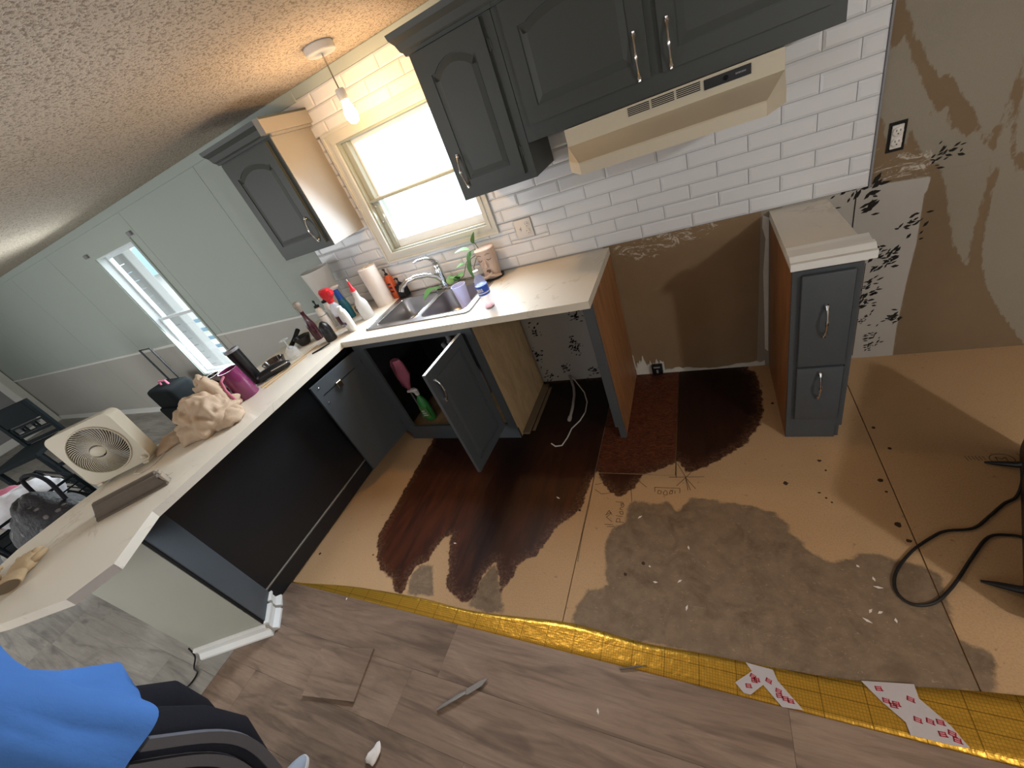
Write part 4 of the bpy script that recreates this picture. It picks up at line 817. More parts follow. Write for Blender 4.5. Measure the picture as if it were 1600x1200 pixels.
# white pump bottle
t = thing('white_pump_bottle', (-2.640, -.435, Zc), 'slim white bottle with black pump left of the red trigger bottle', 'bottle')
finish(G().lathe([(.026, 0), (.028, .005), (.027, .15), (.022, .175), (.012, .19)], (-2.640, -.435, Zc), 24), 'body', 'white_plastic', t); finish(G().lathe([(.0277, .128), (.0277, .131)], (-2.640, -.435, Zc), 24), 'band', 'black_matte', t); pump(t, -2.640, -.435, Zc + .19, 'black_plastic', 1.5)
# tall dark red bottle with cream stopper
t = thing('dark_red_bottle', (-2.700, -.515, Zc), 'dark red glass bottle with round cream stopper, leftmost of the tall bottles', 'bottle')
finish(G().lathe([(.026, 0), (.030, .006), (.030, .11), (.020, .15), (.013, .19), (.013, .215)], (-2.700, -.515, Zc), 24), 'body', 'maroon_glass', t); finish(G().lathe([(.014, .213), (.017, .235), (.026, .25), (.027, .264), (.019, .28), (.004, .285)], (-2.700, -.515, Zc), 20), 'stopper', 'light_laminate', t)
# squat black bottle in front
bottle('black_round_bottle', (-2.520, -.570, Zc), [(.034, 0), (.037, .006), (.037, .085), (.030, .115), (.014, .132), (.008, .136)], 'black_plastic', 'squat glossy black bottle at the worktop inner corner edge', 'bottle')
t = thing('spare_pump_head', (-2.62, -.33, Zc), 'black pump bottle hidden behind the red trigger head', 'bottle'); finish(G().lathe([(.024, 0), (.026, .004), (.026, .15), (.012, .185)], (-2.665, -.335, Zc), 20), 'body', 'white_plastic', t); pump(t, -2.665, -.335, Zc + .18, 'black_plastic', 1.9)
g = G(); g.tube([(-2.47, -.30, Zc + .035 + .03 * math.sin(a * .55), ) if False else (-2.50 + .045 * math.cos(a * .5), -.235 + .015 * math.sin(a * .9), Zc + .045 + .035 * math.sin(a * .5)) for a in range(38)], .0018, 6); single(g, 'wire_coil', 'cable_black', 'thin dark wire coil on worktop between blue and frosted bottles', 'wire')
# big pale cylinder by the wall
g = G(); g.lathe([(.070, 0), (.074, .004), (.100, .36), (.102, .372), (.098, .372), (.072, .012), (.002, .010)], (-2.80, -.150, Zc), 40); single(g, 'white_bucket', 'white_plastic', 'tall pale grey open cylinder bin standing under the small wall cabinet', 'bin', ang=50)
# black bowl, brush, glasses
t = thing('black_bowl', (-2.80, -.55, Zc), 'small black bowl beside the dark red bottle', 'bowl'); finish(G().lathe([(.030, 0), (.036, .003), (.058, .055), (.060, .060), (.056, .060), (.034, .008), (.002, .006)], (-2.80, -.560, Zc), 28), 'shell', 'black_plastic', t, ang=50)
g = G(); g.tube([(-2.88, -.63, Zc + .02), (-2.90, -.55, Zc + .045), (-2.92, -.47, Zc + .075)], [.016, .014, .016], 12); single(g, 'scrub_brush', 'black_matte', 'black brush handle leaning behind the upturned glass', 'brush')
def goblet(p, r=.036, hgt=.135):
    x, y, z_ = p; t_ = thing('stemmed_glass', p, 'clear stemmed glass standing upside down on the peninsula worktop', 'glass')
    finish(G().lathe([(r, .0), (r + .006, .03), (r + .002, .062), (.010, .085), (.009, .083), (r - .002, .060), (r + .003, .03), (r - .003, .0)], p, 28, closed=True), 'glass_bowl', 'clear_glass', t_)
    finish(G().lathe([(.006, .083), (.004, .10), (.005, hgt - .006)], p, 14), 'glass_stem', 'clear_glass', t_); finish(G().lathe([(.006, hgt - .008), (.030, hgt - .002), (.030, hgt), (.004, hgt)], p, 28), 'glass_foot', 'clear_glass', t_); return t_
goblet((-2.715, -.735, Zc))
g = G(); g.lathe([(.045, 0), (.060, .006), (.072, .045), (.073, .052), (.069, .052), (.056, .010), (.002, .008)], (-2.80, -.83, Zc), 32); single(g, 'brown_glass_bowl', 'brown_glass', 'smoky brown glass bowl behind the upturned stemmed glass', 'bowl', ang=50)
g = G(); g.tube([(-2.47 + 0, -.64, Zc + .012), (-2.52, -.69, Zc + .006), (-2.56, -.73, Zc + .004)], [.004, .006, .004], 8); single(g, 'small_spoon', 'black_plastic', 'tiny black utensil on worktop beside the squat black bottle', 'utensil')
for a, b in (((-2.690, -1.055), (-2.615, -.625)), ((-2.640, -1.065), (-2.600, -.745))):
    g = G(); g.tube([(a[0], a[1], Zc + .005), (b[0], b[1], Zc + .004)], [.0038, .0026], 8); single(g, 'chopstick', 'bamboo', 'long bamboo stick near the glass' if b[1] > -.7 else 'shorter bamboo stick nearest the worktop edge', 'stick', 'bamboo sticks on the worktop')
# black tumbler + hair-dryer like appliance
t = thing('black_tumbler', (-2.80, -.985, Zc), 'tall black tumbler leaning beside the purple jug', 'cup'); F = Matrix.Translation(Vector((-2.79, -.985, Zc + .004))) @ Matrix.Rotation(math.radians(-5), 4, 'Y')
finish(G(F).lathe([(.030, 0), (.033, .004), (.040, .235), (.042, .24), (.038, .24), (.034, .22), (.002, .215)], (0, 0, 0), 30), 'cup_body', 'black_plastic', t, ang=50); finish(G(F).lathe([(.0425, .228), (.043, .232), (.043, .243), (.040, .245), (.040, .230)], (0, 0, 0), 30, closed=True), 'cup_rim', 'grey_plastic', t)
t = thing('hair_clipper', (-2.72, -.93, Zc), 'black handheld appliance with silver strip lying beside the tumbler', 'appliance'); F = rotz(.95, (-2.70, -.925, Zc + .031))
finish(G(F).loft([(-.09, 0, 0, .001, .001)], 8) if False else G(F).tube([(-.10, 0, 0), (-.085, 0, 0), (0, 0, .006), (.08, 0, 0), (.105, 0, -.006)], [.016, .028, .031, .026, .014], 16), 'housing', 'black_plastic', t); finish(G(F).box((-.01, -.034, .010), (.095, -.022, .017), .002), 'silver_strip', 'nickel', t)
# purple jug
t = thing('purple_jug', (-2.715, -1.125, Zc), 'translucent purple plastic jug between the cloth bag and black tumbler', 'jug')
finish(G().lathe([(.060, 0), (.064, .006), (.054, .15), (.053, .185), (.050, .185), (.050, .15), (.060, .012), (.002, .010)], (-2.735, -1.115, Zc), 32), 'jug_body', 'purple_plastic', t, ang=50)
finish(G().tube([(-2.700, -1.17, Zc + .175), (-2.685, -1.205, Zc + .165), (-2.670, -1.225, Zc + .12), (-2.665, -1.225, Zc + .06), (-2.672, -1.21, Zc + .015)], [.007, .007, .008, .008, .006], 10), 'jug_handle', 'pink_cloth', t)
# striped cup
g = G(); g.lathe([(.034, 0), (.038, .004), (.046, .10), (.047, .148), (.043, .148), (.042, .12), (.002, .115)], (-2.995, -1.085, Zc), 30); single(g, 'striped_cup', 'striped_cup', 'dark cup with brown and grey stripes behind the cloth bag', 'cup', ang=50)
# cloth bag heap
g = G()
g.blob((-2.745, -1.345, Zc + .045), (.150, .150, .115), 80, 50, .4, 9, flat=Zc + .001, ridge=.4); g.blob((-2.740, -1.255, Zc + .09), (.07, .055, .135), 50, 32, .4, 12, flat=Zc + .002, ridge=.4); g.blob((-2.925, -1.50, Zc + .012), (.065, .09, .03), 36, 18, .5, 14, flat=Zc + .001, ridge=.4); g.blob((-2.60, -1.335, Zc + .02), (.085, .09, .035), 36, 18, .4, 12, flat=Zc + .001, ridge=.35)
single(g, 'cloth_bag', 'cloth_cream', 'crumpled cream cloth bag heaped on the peninsula worktop', 'bag', ang=180)
g = G(); g.tube([(-2.98, -1.58, Zc + .004), (-2.97, -1.66, Zc + .006), (-2.92, -1.72, Zc + .004), (-2.86, -1.71, Zc + .004), (-2.84, -1.65, Zc + .004), (-2.87, -1.58, Zc + .005), (-2.93, -1.56, Zc + .004)], .003, 6); single(g, 'fan_cord', 'cable_white', 'thin white cord looped on worktop beside the box fan', 'cord')
# ---- box fan
t = thing('box_fan', (-2.99, -1.72, Zc), 'cream square box fan with round swirl grille standing on the peninsula', 'fan')
uf = Vector((.23, .20, 0)).normalized(); nf = Vector((uf.y, -uf.x, 0)); A0 = Vector((-3.105, -1.825, Zc + .021)); lean = (Vector((0, 0, 1)) - nf * .10).normalized(); FF = basis(A0, uf, lean, nf.cross(Vector((0,0,0))) if False else uf.cross(lean))
W_ = .305; HH = .30; cx, cy, rr = W_ / 2, HH / 2, .125
circ = [(cx + rr * math.cos(2 * PI * i / 48), cy + rr * math.sin(2 * PI * i / 48)) for i in range(48)]
g = G(FF); g.plate(rrect(0, W_, 0, HH, .035, 6), -.085, .0, [circ]); finish(g, 'housing', 'cream_plastic', t, ang=50)
finish(G(FF).tube([(p[0], p[1], .002) for p in circ + circ[:1]], .004, 6), 'grille_ring', 'cream_plastic', t)
for k2 in range(56):
    a0 = 2 * PI * k2 / 56; path = []
    for i in range(7):
        r_ = .034 + (rr - .034) * i / 6; a = a0 + .75 * (i / 6); path.append((cx + r_ * math.cos(a), cy + r_ * math.sin(a), .006 - .010 * (i / 6) ** 2 + .002))
    finish(G(FF).tube(path, .0017, 4), 'grille_vane', 'cream_plastic', t)
finish(G(FF).loft([(cx, cy, -.002, .036, .028), (cx, cy, .010, .034, .026), (cx, cy, .013, .024, .018)], 28), 'hub', 'cream_plastic', t)
for k2 in range(5):
    a0 = 2 * PI * k2 / 5; vs = []
    for i in range(6):
        r_ = .025 + .090 * i / 5
        for s_ in (-1, 1): a = a0 + s_ * (.42 - .03 * i) + .05 * i; vs.append((cx + r_ * math.cos(a), cy + r_ * math.sin(a), -.04 + s_ * .014))
    g = G(FF); n_ = len(vs); vs2 = [(p[0], p[1], p[2] - .003) for p in vs]; g._add(vs + vs2, [(2 * i, 2 * i + 1, 2 * i + 3, 2 * i + 2) for i in range(5)] + [(n_ + 2 * i, n_ + 2 * i + 2, n_ + 2 * i + 3, n_ + 2 * i + 1) for i in range(5)] + [(0, 1, n_ + 1, n_), (n_ - 2, n_ - 1, 2 * n_ - 1, 2 * n_ - 2)] + [(2 * i, 2 * i + 2, n_ + 2 * i + 2, n_ + 2 * i) for i in range(5)] + [(2 * i + 1, n_ + 2 * i + 1, n_ + 2 * i + 3, 2 * i + 3) for i in range(5)]); finish(g, 'blade', 'grey_plastic', t)
finish(G(FF).plate(circ, -.084, -.080), 'back_plate', 'glove_cuff', t)
finish(G(FF).lathe([(.012, 0), (.012, .010), (.006, .013)], (W_ - .028, .026, 0), 16), 'speed_knob', 'cream_plastic', t)
for q in (.02, W_ - .05): finish(G(FF).box((q, -.010, -.08), (q + .03, .004, .01), .003), 'foot', 'cream_plastic', t)
# vinyl moulding scraps
for k2, (off, lab) in enumerate(((0, 'long brown moulding scrap on the worktop, nearer the box fan'), (.052, 'long brown moulding scrap on the worktop, nearer the worktop edge'))):
    e_ = Vector((.235, .235, 0)).normalized(); n_ = Vector((e_.y, -e_.x, 0)); o0 = Vector((-2.805, -1.925, Zc)) + n_ * off + e_ * (.03 * k2)
    g = G(basis(o0, e_, n_, (0, 0, 1))); pf = [(0, 0), (.048, 0), (.048, .008), (.038, .014), (.038, .045), (.028, .058), (.012, .058), (.010, .018), (0, .010)]; k = len(pf)
    vs = [(0 + (.02 if p[1] > .02 else 0), p[0], p[1]) for p in pf] + [(.305 - (.015 if p[1] > .02 else 0), p[0], p[1]) for p in pf]; g._add(vs, [tuple(range(k)), tuple(range(2 * k - 1, k - 1, -1))] + [(i, (i + 1) % k, k + (i + 1) % k, k + i) for i in range(k)])
    o_ = thing('moulding_scrap', o0, lab, 'moulding', 'brown moulding scraps on the peninsula'); finish(g, 'profile', 'scrap_brown', o_, smooth=False)
    g = G(basis(o0, e_, n_, (0, 0, 1))); g.box((.297, .010, .002), (.309, .036, .050), .002); finish(g, 'cut_end', 'scrap_end', o_)
# pair of work gloves
def glove(c, ang, lab, flip):
    t_ = thing('work_glove', c, lab, 'glove', 'work gloves on the peninsula end'); F = rotz(ang, c)
    g = G(F); g.blob((0, .03, .024), (.045, .065, .024), 30, 18, .25, 20, flat=.001, ridge=.2)
    for k3 in range(4): x_ = -.032 + k3 * .021; g.tube([(x_ * .9, .06, .022), (x_, .10, .028), (x_ * 1.05, .135 - abs(k3 - 1.5) * .012, .018)], [.014, .013, .010], 10)
    g.tube([(.03 * flip, .02, .022), (.058 * flip, .05, .024), (.062 * flip, .08, .018)], [.014, .013, .010], 10); finish(g, 'palm', 'glove_leather', t_, ang=180)
    finish(G(F).loft([(0, 0, 0, 0.03, .02)], 8) if False else G(F @ Matrix.Rotation(math.radians(90), 4, 'X')).loft([(0, .026, .02, .040, .022), (0, .027, .06, .044, .025), (0, .028, .085, .047, .027)], 24, .004, 40), 'cuff', 'glove_leather', t_)
    finish(G(F @ Matrix.Rotation(math.radians(90), 4, 'X')).loft([(0, .028, .0853, .042, .022), (0, .028, .0865, .042, .022)], 24), 'cuff_opening', 'glove_cuff', t_)
glove((-2.79, -2.225, Zc), .9, 'tan leather work glove lying nearest the worktop end edge', 1)
glove((-2.91, -2.315, Zc), 1.15, 'tan leather work glove lying farther left beside the other', -1)
# ---- plastic cup in the right bowl
t = thing('measuring_cup', (-1.665, -.215, .7645), 'clear plastic cup with red residue standing in right sink bowl', 'cup')
p = (-1.665, -.215, .7645); finish(G().lathe([(.030, 0), (.032, .004), (.046, .195), (.048, .20), (.044, .20), (.030, .008), (.002, .006)], p, 32), 'cup_wall', 'cup_plastic', t, ang=50)
finish(G().lathe([(.028, .010), (.032, .045), (.002, .047)], p, 24), 'residue', 'red_residue', t); finish(G().tube([(p[0] - .02, p[1], p[2] + .05), (p[0] - .038, p[1] - .012, p[2] + .17)], [.006, .004], 6), 'drip', 'red_residue', t)
# ---- water bottle
p = (-1.335, -.500, Zc); t = thing('water_bottle', p, 'clear water bottle with blue label standing right of the sink', 'bottle')
finish(G().lathe([(.024, 0), (.031, .006), (.032, .02), (.0295, .04), (.032, .06), (.032, .135), (.028, .158), (.014, .182), (.0125, .192)], p, 28), 'bottle_body', 'clear_plastic', t)
finish(G().lathe([(.0325, .078), (.0330, .08), (.0330, .128), (.0325, .13)], p, 28), 'paper_label', 'label_blue', t); finish(G().lathe([(.0333, .088), (.0333, .094)], p, 28), 'label_band', 'label_white', t)
for k2 in range(4):
    F = rotz(-.5 + k2 * .28, p); finish(G(F).box((-.003, -.0345, .100), (.003, -.033, .118)).box((-.003, -.0345, .100), (.006, -.033, .104)), 'label_print', 'label_white', t, smooth=False)
finish(G().lathe([(.0145, .188), (.0150, .190), (.0150, .204), (.0140, .207)], p, 24), 'bottle_cap', 'white_plastic', t); finish(G().lathe([(.020, .003), (.027, .006), (.027, .008), (.01, .006)], p, 20), 'red_ring', 'red_residue', t)
# ---- face planter with trailing plant
p = Vector((-1.475, -.082, Zc + .004)); t = thing('face_planter', p, 'beige face-shaped plant pot with trailing green plant at the sink corner', 'plant')
F = rotz(.10, p) @ Matrix.Diagonal((1.2, 1.1, 1.12, 1))
g = G(F); g.loft([(0, 0, 0, .036, .034), (0, 0, .02, .042, .040), (0, 0, .06, .044, .043), (0, 0, .12, .047, .046), (0, 0, .165, .050, .048), (0, 0, .170, .044, .042)], 32, power=2.8); finish(g, 'pot_body', 'pot_ceramic', t)
g = G(F); g.tube([(0, -.040, .125), (0, -.052, .095), (0, -.058, .080), (0, -.048, .074)], [.004, .006, .009, .005], 10); finish(g, 'nose', 'pot_ceramic', t)
for s_ in (-1, 1):
    finish(G(F).tube([(s_ * .012, -.0455, .118), (s_ * .020, -.0475, .112), (s_ * .030, -.044, .113), (s_ * .036, -.040, .118)], .0016, 6), 'eyelid', 'pot_crease', t); finish(G(F).tube([(s_ * .010, -.047, .140), (s_ * .022, -.048, .146), (s_ * .036, -.042, .142)], .0012, 6), 'eyebrow', 'pot_crease', t)
finish(G(F).tube([(-.013, -.0455, .054), (-.004, -.049, .058), (0, -.050, .056), (.004, -.049, .058), (.013, -.0455, .054)], [.001, .003, .003, .003, .001], 8).tube([(-.012, -.0455, .052), (0, -.049, .046), (.012, -.0455, .052)], [.001, .004, .001], 8), 'lips', 'pot_crease', t)
g = G(F); g.tube([(-.04, -.025, .012), (-.025, -.05, .020), (0, -.058, .030), (.015, -.05, .045)], [.010, .009, .008, .006], 10); g.tube([(.045, -.02, .012), (.03, -.045, .02), (.008, -.055, .032), (-.008, -.052, .048)], [.010, .009, .008, .006], 10); finish(g, 'folded_hands', 'pot_ceramic', t)
finish(G(F).lathe([(.042, -.003), (.055, -.001), (.057, .008), (.053, .008), (.045, .003)], (0, 0, 0), 32), 'saucer', 'black_plastic', t); finish(G(F).lathe([(.040, .158), (.041, .166), (.002, .168)], (0, 0, 0), 24), 'soil', 'soil', t)
def leaf(o, base, d, size, droop=.3):
    size *= 1.4
    base = Vector(base); d = Vector(d).normalized(); sd = d.cross(Vector((0, 0, 1))); sd = sd.normalized() if sd.length > .01 else Vector((1, 0, 0)); up = sd.cross(d); F_ = basis(base, sd, d, up)
    g = G(F_); n = 8; vs = []
    for i in range(n + 1):
        t_ = i / n; w2_ = size * .42 * (math.sin(PI * t_ ** .75) ** .8) if 0 < t_ < 1 else 0.0005; yy_ = size * t_; zz_ = -droop * size * t_ * t_
        vs += [(-w2_, yy_, zz_ + w2_ * .25), (0, yy_, zz_), (w2_, yy_, zz_ + w2_ * .25)]
    k = len(vs); vs2 = [(a, b, c - .0012) for a, b, c in vs]; fs = []
    for i in range(n):
        for j in range(2):
            a = 3 * i + j; fs += [(a, a + 1, a + 4, a + 3), (k + a, k + a + 3, k + a + 4, k + a + 1)]
        fs += [(3 * i, 3 * i + 3, k + 3 * i + 3, k + 3 * i), (3 * i + 2, k + 3 * i + 2, k + 3 * i + 5, 3 * i + 5)]
    g._add(vs + vs2, fs); finish(g, 'leaf', 'leaf_green', o)
st = [[(-1.51, -.08, 1.08), (-1.53, -.09, 1.115), (-1.56, -.10, 1.11), (-1.575, -.11, 1.06)], [(-1.50, -.08, 1.08), (-1.52, -.07, 1.13), (-1.525, -.075, 1.15)], [(-1.53, -.09, 1.08), (-1.60, -.12, 1.06), (-1.66, -.12, .98), (-1.72, -.10, .945), (-1.78, -.11, .935), (-1.93, -.10, .935)], [(-1.53, -.10, 1.07), (-1.56, -.13, 1.02), (-1.57, -.12, .95), (-1.66, -.07, .932), (-1.76, -.05, .932)]]
for s_ in st: finish(G().tube(s_, .0022, 6), 'vine', 'stem_brown', t)
for b_, d_, s_ in (((-1.56, -.10, 1.12), (-.7, -.3, .35), .065), ((-1.545, -.09, 1.11), (-.5, -.5, -.5), .07), ((-1.525, -.075, 1.145), (.1, .0, 1), .05), ((-1.575, -.11, 1.06), (-.3, -.3, -.9), .085), ((-1.70, -.11, .955), (-.5, -.2, .6), .05), ((-1.73, -.10, .95), (.3, -.3, .8), .045), ((-1.78, -.11, .94), (-.2, .5, .8), .05), ((-1.66, -.12, .98), (-.8, .2, .3), .05), ((-1.93, -.10, .94), (-.3, -.4, -.05), .075), ((-1.90, -.09, .94), (.2, -.6, .2), .05), ((-1.76, -.05, .935), (-.8, -.2, .5), .05), ((-1.61, -.12, 1.05), (-.6, -.4, .2), .045)): leaf(t, b_, d_, s_)
# ================================================================ FLOOR THINGS
# gold underlayment strip, slightly wavy sheet tucked beneath the laminate
up = POLY['gold_up'] + [(.75, -1.555), (1.4, -1.60), (XR, -1.62)]
g = G(); xs_ = np.arange(-2.548, XR, .03); rows_ = []
for x in xs_:
    yt = float(np.mean([np.interp(x + q, [p[0] for p in up], [p[1] for p in up]) for q in (-.12, -.06, 0, .06, .12)])); rg = []
    for k2 in range(6):
        t_ = k2 / 5; y_ = -1.75 + (yt + 1.75) * t_; z_ = .0012 + .0016 * max(0, noise.noise(Vector((x * 5, y_ * 9, 1)))) + (.0008 if k2 == 5 else 0)
        rg.append((x, y_, z_))
    rows_.append(rg)
V = [[g.bm.verts.new(p) for p in rg] for rg in rows_]
for a, b in zip(V, V[1:]):
    for i in range(5): g.bm.faces.new([a[i], b[i], b[i + 1], a[i + 1]])
o = finish(g, 'gold_underlayment', 'gold_foil'); md = o.modifiers.new('thick', 'SOLIDIFY'); md.thickness = .0008; tag(o, 'shiny gold foil underlayment strip along the cut laminate edge', 'underlayment')
def flat_poly(name, pts, z0, z1, mat, parent=None):
    g = G(); g.plate(pts, z0, z1); return finish(g, name, mat, parent, smooth=False)
for nm, lab in (('tape_a', 'folded white printed tape piece on gold foil, left of the larger'), ('tape_b', 'wide crumpled white printed tape strip on gold foil at right')):
    P_ = POLY[nm]; cx = sum(p[0] for p in P_) / len(P_); cy = sum(p[1] for p in P_) / len(P_); t = thing('printed_tape', (cx, cy, .004), lab, 'tape')
    flat_poly('tape_film', [(p[0], max(p[1], -1.746)) for p in P_], .0052, .0062, 'tape_white', t)
    r2 = random.Random(5); cnt = 0
    while cnt < (9 if nm == 'tape_a' else 11):
        x = r2.uniform(min(p[0] for p in P_), max(p[0] for p in P_)); y = r2.uniform(max(-1.735, min(p[1] for p in P_)), max(p[1] for p in P_))
        if sdf(np.array([[x, y]]), P_)[0] < .009: continue
        a = r2.uniform(-.4, .2); g = G(rotz(a, (x, y, .0064)))
        for q in range(3): g.box((-.009, -.006 + q * .0045, 0), (.009 - q * .003, -.0035 + q * .0045, .0004))
        g.box((-.009, -.006, 0), (-.006, .006, .0004)); g.box((.004, -.006, 0), (.007, .006, .0004)); finish(g, 'tape_print', 'ink_red', t, smooth=False); cnt += 1
# loose laminate offcut
g = G(); g.plate([(-2.031, -1.984), (-1.738, -1.926), (-1.703, -2.119), (-1.984, -2.166)], .0095, .020); single(g, 'loose_plank_offcut', 'laminate', 'square laminate offcut lying loose on the laid floor', 'plank', smooth=False)
# knife
t = thing('putty_knife', (-1.23, -1.98, .009), 'grey utility knife lying on the laminate floor', 'knife'); a = math.atan2(.14, .168); F = rotz(a, (-1.313, -2.046, .009))
finish(G(F).tube([(0, 0, .007), (.03, 0, .008), (.09, .0, .009), (.125, 0, .008)], [.005, .008, .010, .007], 10, .7), 'knife_handle', 'knife_grey', t)
g = G(F); g.plate([(.118, -.005), (.128, -.011), (.19, -.010), (.222, .004), (.19, .009), (.13, .009)], .006, .0085); finish(g, 'blade', 'knife_grey', t, smooth=False)
g = G(); g.tube([(-.655, -1.757, .012), (-.61, -1.742, .014), (-.566, -1.725, .012)], [.003, .004, .002], 6); single(g, 'wood_splinter', 'scrap_brown', 'thin dark splinter lying across the gold foil edge', 'splinter')
g = G(); g.blob((-1.50, -2.235, .018), (.022, .040, .010), 16, 10, .5, 30); single(g, 'paper_scrap', 'paper_towel', 'small crumpled white paper scrap on laminate near the shoe', 'paper')
# drawn marks and stamp on the subfloor (real thin ink strips)
def ribbon(g_, pts, wd, z_):
    for a, b in zip(pts, pts[1:]):
        a = Vector(a); b = Vector(b); e = (b - a)
        if e.length < 1e-5: continue
        n = Vector((-e.y, e.x)).normalized() * wd / 2; p = [a - n, b - n, b + n, a + n]; vs = [(q.x, q.y, z_) for q in p] + [(q.x, q.y, z_ + .0003) for q in p]
        g_._add(vs, [(3, 2, 1, 0), (4, 5, 6, 7), (0, 1, 5, 4), (1, 2, 6, 5), (2, 3, 7, 6), (3, 0, 4, 7)])
for s_ in POLY['strokes']:
    g = G(); ribbon(g, s_, .0024, .0002); finish(g, 'pencil_mark', 'pencil', floor, smooth=False)
sx_, sy_ = POLY['stamp']; g = G(); cir = [(sx_ + .034 * math.cos(a * PI / 12), sy_ + .026 * math.sin(a * PI / 12)) for a in range(25)]; ribbon(g, cir, .002, .0002)
ribbon(g, [(sx_ - .015, sy_ - .008), (sx_ - .015, sy_ + .010), (sx_, sy_), (sx_ + .012, sy_ + .010), (sx_ + .012, sy_ - .010)], .002, .0002); ribbon(g, [(sx_ - .022, sy_ - .012), (sx_ + .02, sy_ - .013)], .0015, .0002)
for k2 in range(6): ribbon(g, [(sx_ - .10 + k2 * .010, sy_ + .014), (sx_ - .096 + k2 * .010, sy_ - .012 + .003 * (k2 % 3))], .0016, .0002); ribbon(g, [(sx_ + .05 + k2 * .014, sy_ + .03 - k2 * .01), (sx_ + .058 + k2 * .014, sy_ + .01 - k2 * .01)], .0015, .0002)
finish(g, 'floor_stamp', 'pencil', floor, smooth=False)
r3 = random.Random(11)
for x, y in POLY['spots']:
    n = 9; rr_ = r3.uniform(.004, .011); flat_poly('floor_spot', [(x + rr_ * r3.uniform(.6, 1.3) * math.cos(2 * PI * i / n), y + rr_ * r3.uniform(.6, 1.3) * math.sin(2 * PI * i / n)) for i in range(n)], .0001, .0004, 'pencil', floor)
for x, y in POLY['flakes']:
    a = r3.uniform(0, 3.1); l_ = r3.uniform(.005, .014); g = G(rotz(a, (x, y, .0006 if y > -1.745 else .0086))); g.plate([(-l_, -.002), (0, -.004), (l_, 0), (0, .004)], 0, .0015); single(g, 'debris_flake', 'paper_towel', 'small pale flake of debris lying on the floor', 'debris', 'pale debris flakes on the floor', smooth=False)
# wallpaper sprigs left on the wall
for i, (x, z_) in enumerate(POLY['sprigs']):
    r4 = random.Random(40 + i); g = G(basis((x, -.0042, z_), (1, 0, 0), (0, 0, 1), (0, -1, 0))); sc = r4.uniform(1.0, 1.35) * (1.5 if i == 8 else 1)
    if i in (16, 18): sc *= .5
    for k2 in range(20):
        u, v = r4.gauss(0, .020) * sc, r4.gauss(0, .026) * sc; a = r4.uniform(-.5, 1.2); l_ = r4.uniform(.006, .014) * sc; w2_ = l_ * r4.uniform(.25, .5); ca, sa = math.cos(a), math.sin(a)
        g.plate([(u + ca * dx - sa * dy, v + sa * dx + ca * dy) for dx, dy in ((-l_, 0), (-l_ * .3, -w2_), (l_ * .5, -w2_ * .6), (l_, w2_ * .3), (0, w2_))], 0, .0004 + .00002 * k2)
    finish(g, 'flower_print', 'ink_black', wall, smooth=False)
finish(G().box((.386, -.0052, 0.02), (.3885, -.0038, .56)), 'panel_seam', 'pencil', wall, smooth=False); finish(G().box((.318, -.0055, .70), (.322, -.0038, .915)), 'panel_seam', 'ink_black', wall, smooth=False)
# torn plaster at the foot of the stove bay and outlet there
r5 = random.Random(2)
def torn_strip(x0, x1, z0f, z1f, n=26):
    top = [(x0 + (x1 - x0) * i / n, z1f(i / n) * r5.uniform(.7, 1.25)) for i in range(n + 1)]; g = G(basis((0, -.004, 0), (1, 0, 0), (0, 0, 1), (0, -1, 0))); g.plate([(x0, z0f), (x1, z0f)] + top[::-1], 0, .005); return finish(g, 'torn_plaster', 'plaster_white', wall, smooth=False)
torn_strip(-.762, -.665, .002, lambda t_: .075 + .05 * math.sin(t_ * 3) ** 2); torn_strip(-.665, -.58, .002, lambda t_: .11 - .03 * t_, 12); torn_strip(-.58, -.02, .002, lambda t_: .020 + .012 * math.sin(t_ * 9) + .02 * max(0, t_ - .8)); torn_strip(-.80, -.76, .05, lambda t_: .16, 5)
g = G(basis((0, -.004, 0), (1, 0, 0), (0, 0, 1), (0, -1, 0))); g.plate([(-.020, .12), (-.004, .10), (-.004, .88), (-.030, .90), (-.032, .84), (-.018, .78), (-.028, .60), (-.022, .30)], 0, .003); finish(g, 'torn_plaster', 'plaster_white', wall, smooth=False)
t = thing('range_outlet', (-.622, -.02, .05), 'black range power outlet low on the stove-gap wall', 'outlet'); finish(G().box((-.655, -.042, .012), (-.590, -.009, .085), .006, 2), 'housing', 'black_plastic', t); finish(G().box((-.642, -.045, .070), (-.603, -.041, .080), .001).box((-.628, -.045, .03), (-.616, -.041, .055), .001), 'contact_slot', 'grey_plastic', t)
# pipes in the dishwasher gap
g = G(); g.tube([(-1.235, -.012, .045), (-1.215, -.05, .035), (-1.185, -.12, .016), (-1.165, -.20, .012), (-1.15, -.32, .012), (-1.145, -.42, .012)], .0095, 12); g.lathe([(.013, 0), (.013, .03), (.010, .035)], (-1.145, -.42, .013), 12, axis=Vector((0, -1, 0))); single(g, 'drain_hose', 'hose_grey', 'grey dishwasher drain hose with end fitting in the empty gap', 'hose')
g = G(); g.tube([(-1.245, -.012, .05), (-1.19, -.05, .03), (-1.10, -.17, .006), (-1.062, -.27, .005), (-1.055, -.37, .005), (-1.075, -.45, .005), (-1.115, -.52, .005), (-1.125, -.60, .005), (-1.145, -.665, .005), (-1.185, -.672, .005), (-1.215, -.655, .012)], .0042, 8); single(g, 'supply_cable', 'cable_white', 'thin white cable curling out of the dishwasher gap', 'cable')
finish(G().box((-1.443, -.56, .001), (-1.395, -.05, .014)).box((-1.385, -.53, .001), (-1.365, -.08, .006)), 'floor_batten', 'glove_cuff', floor, smooth=False)
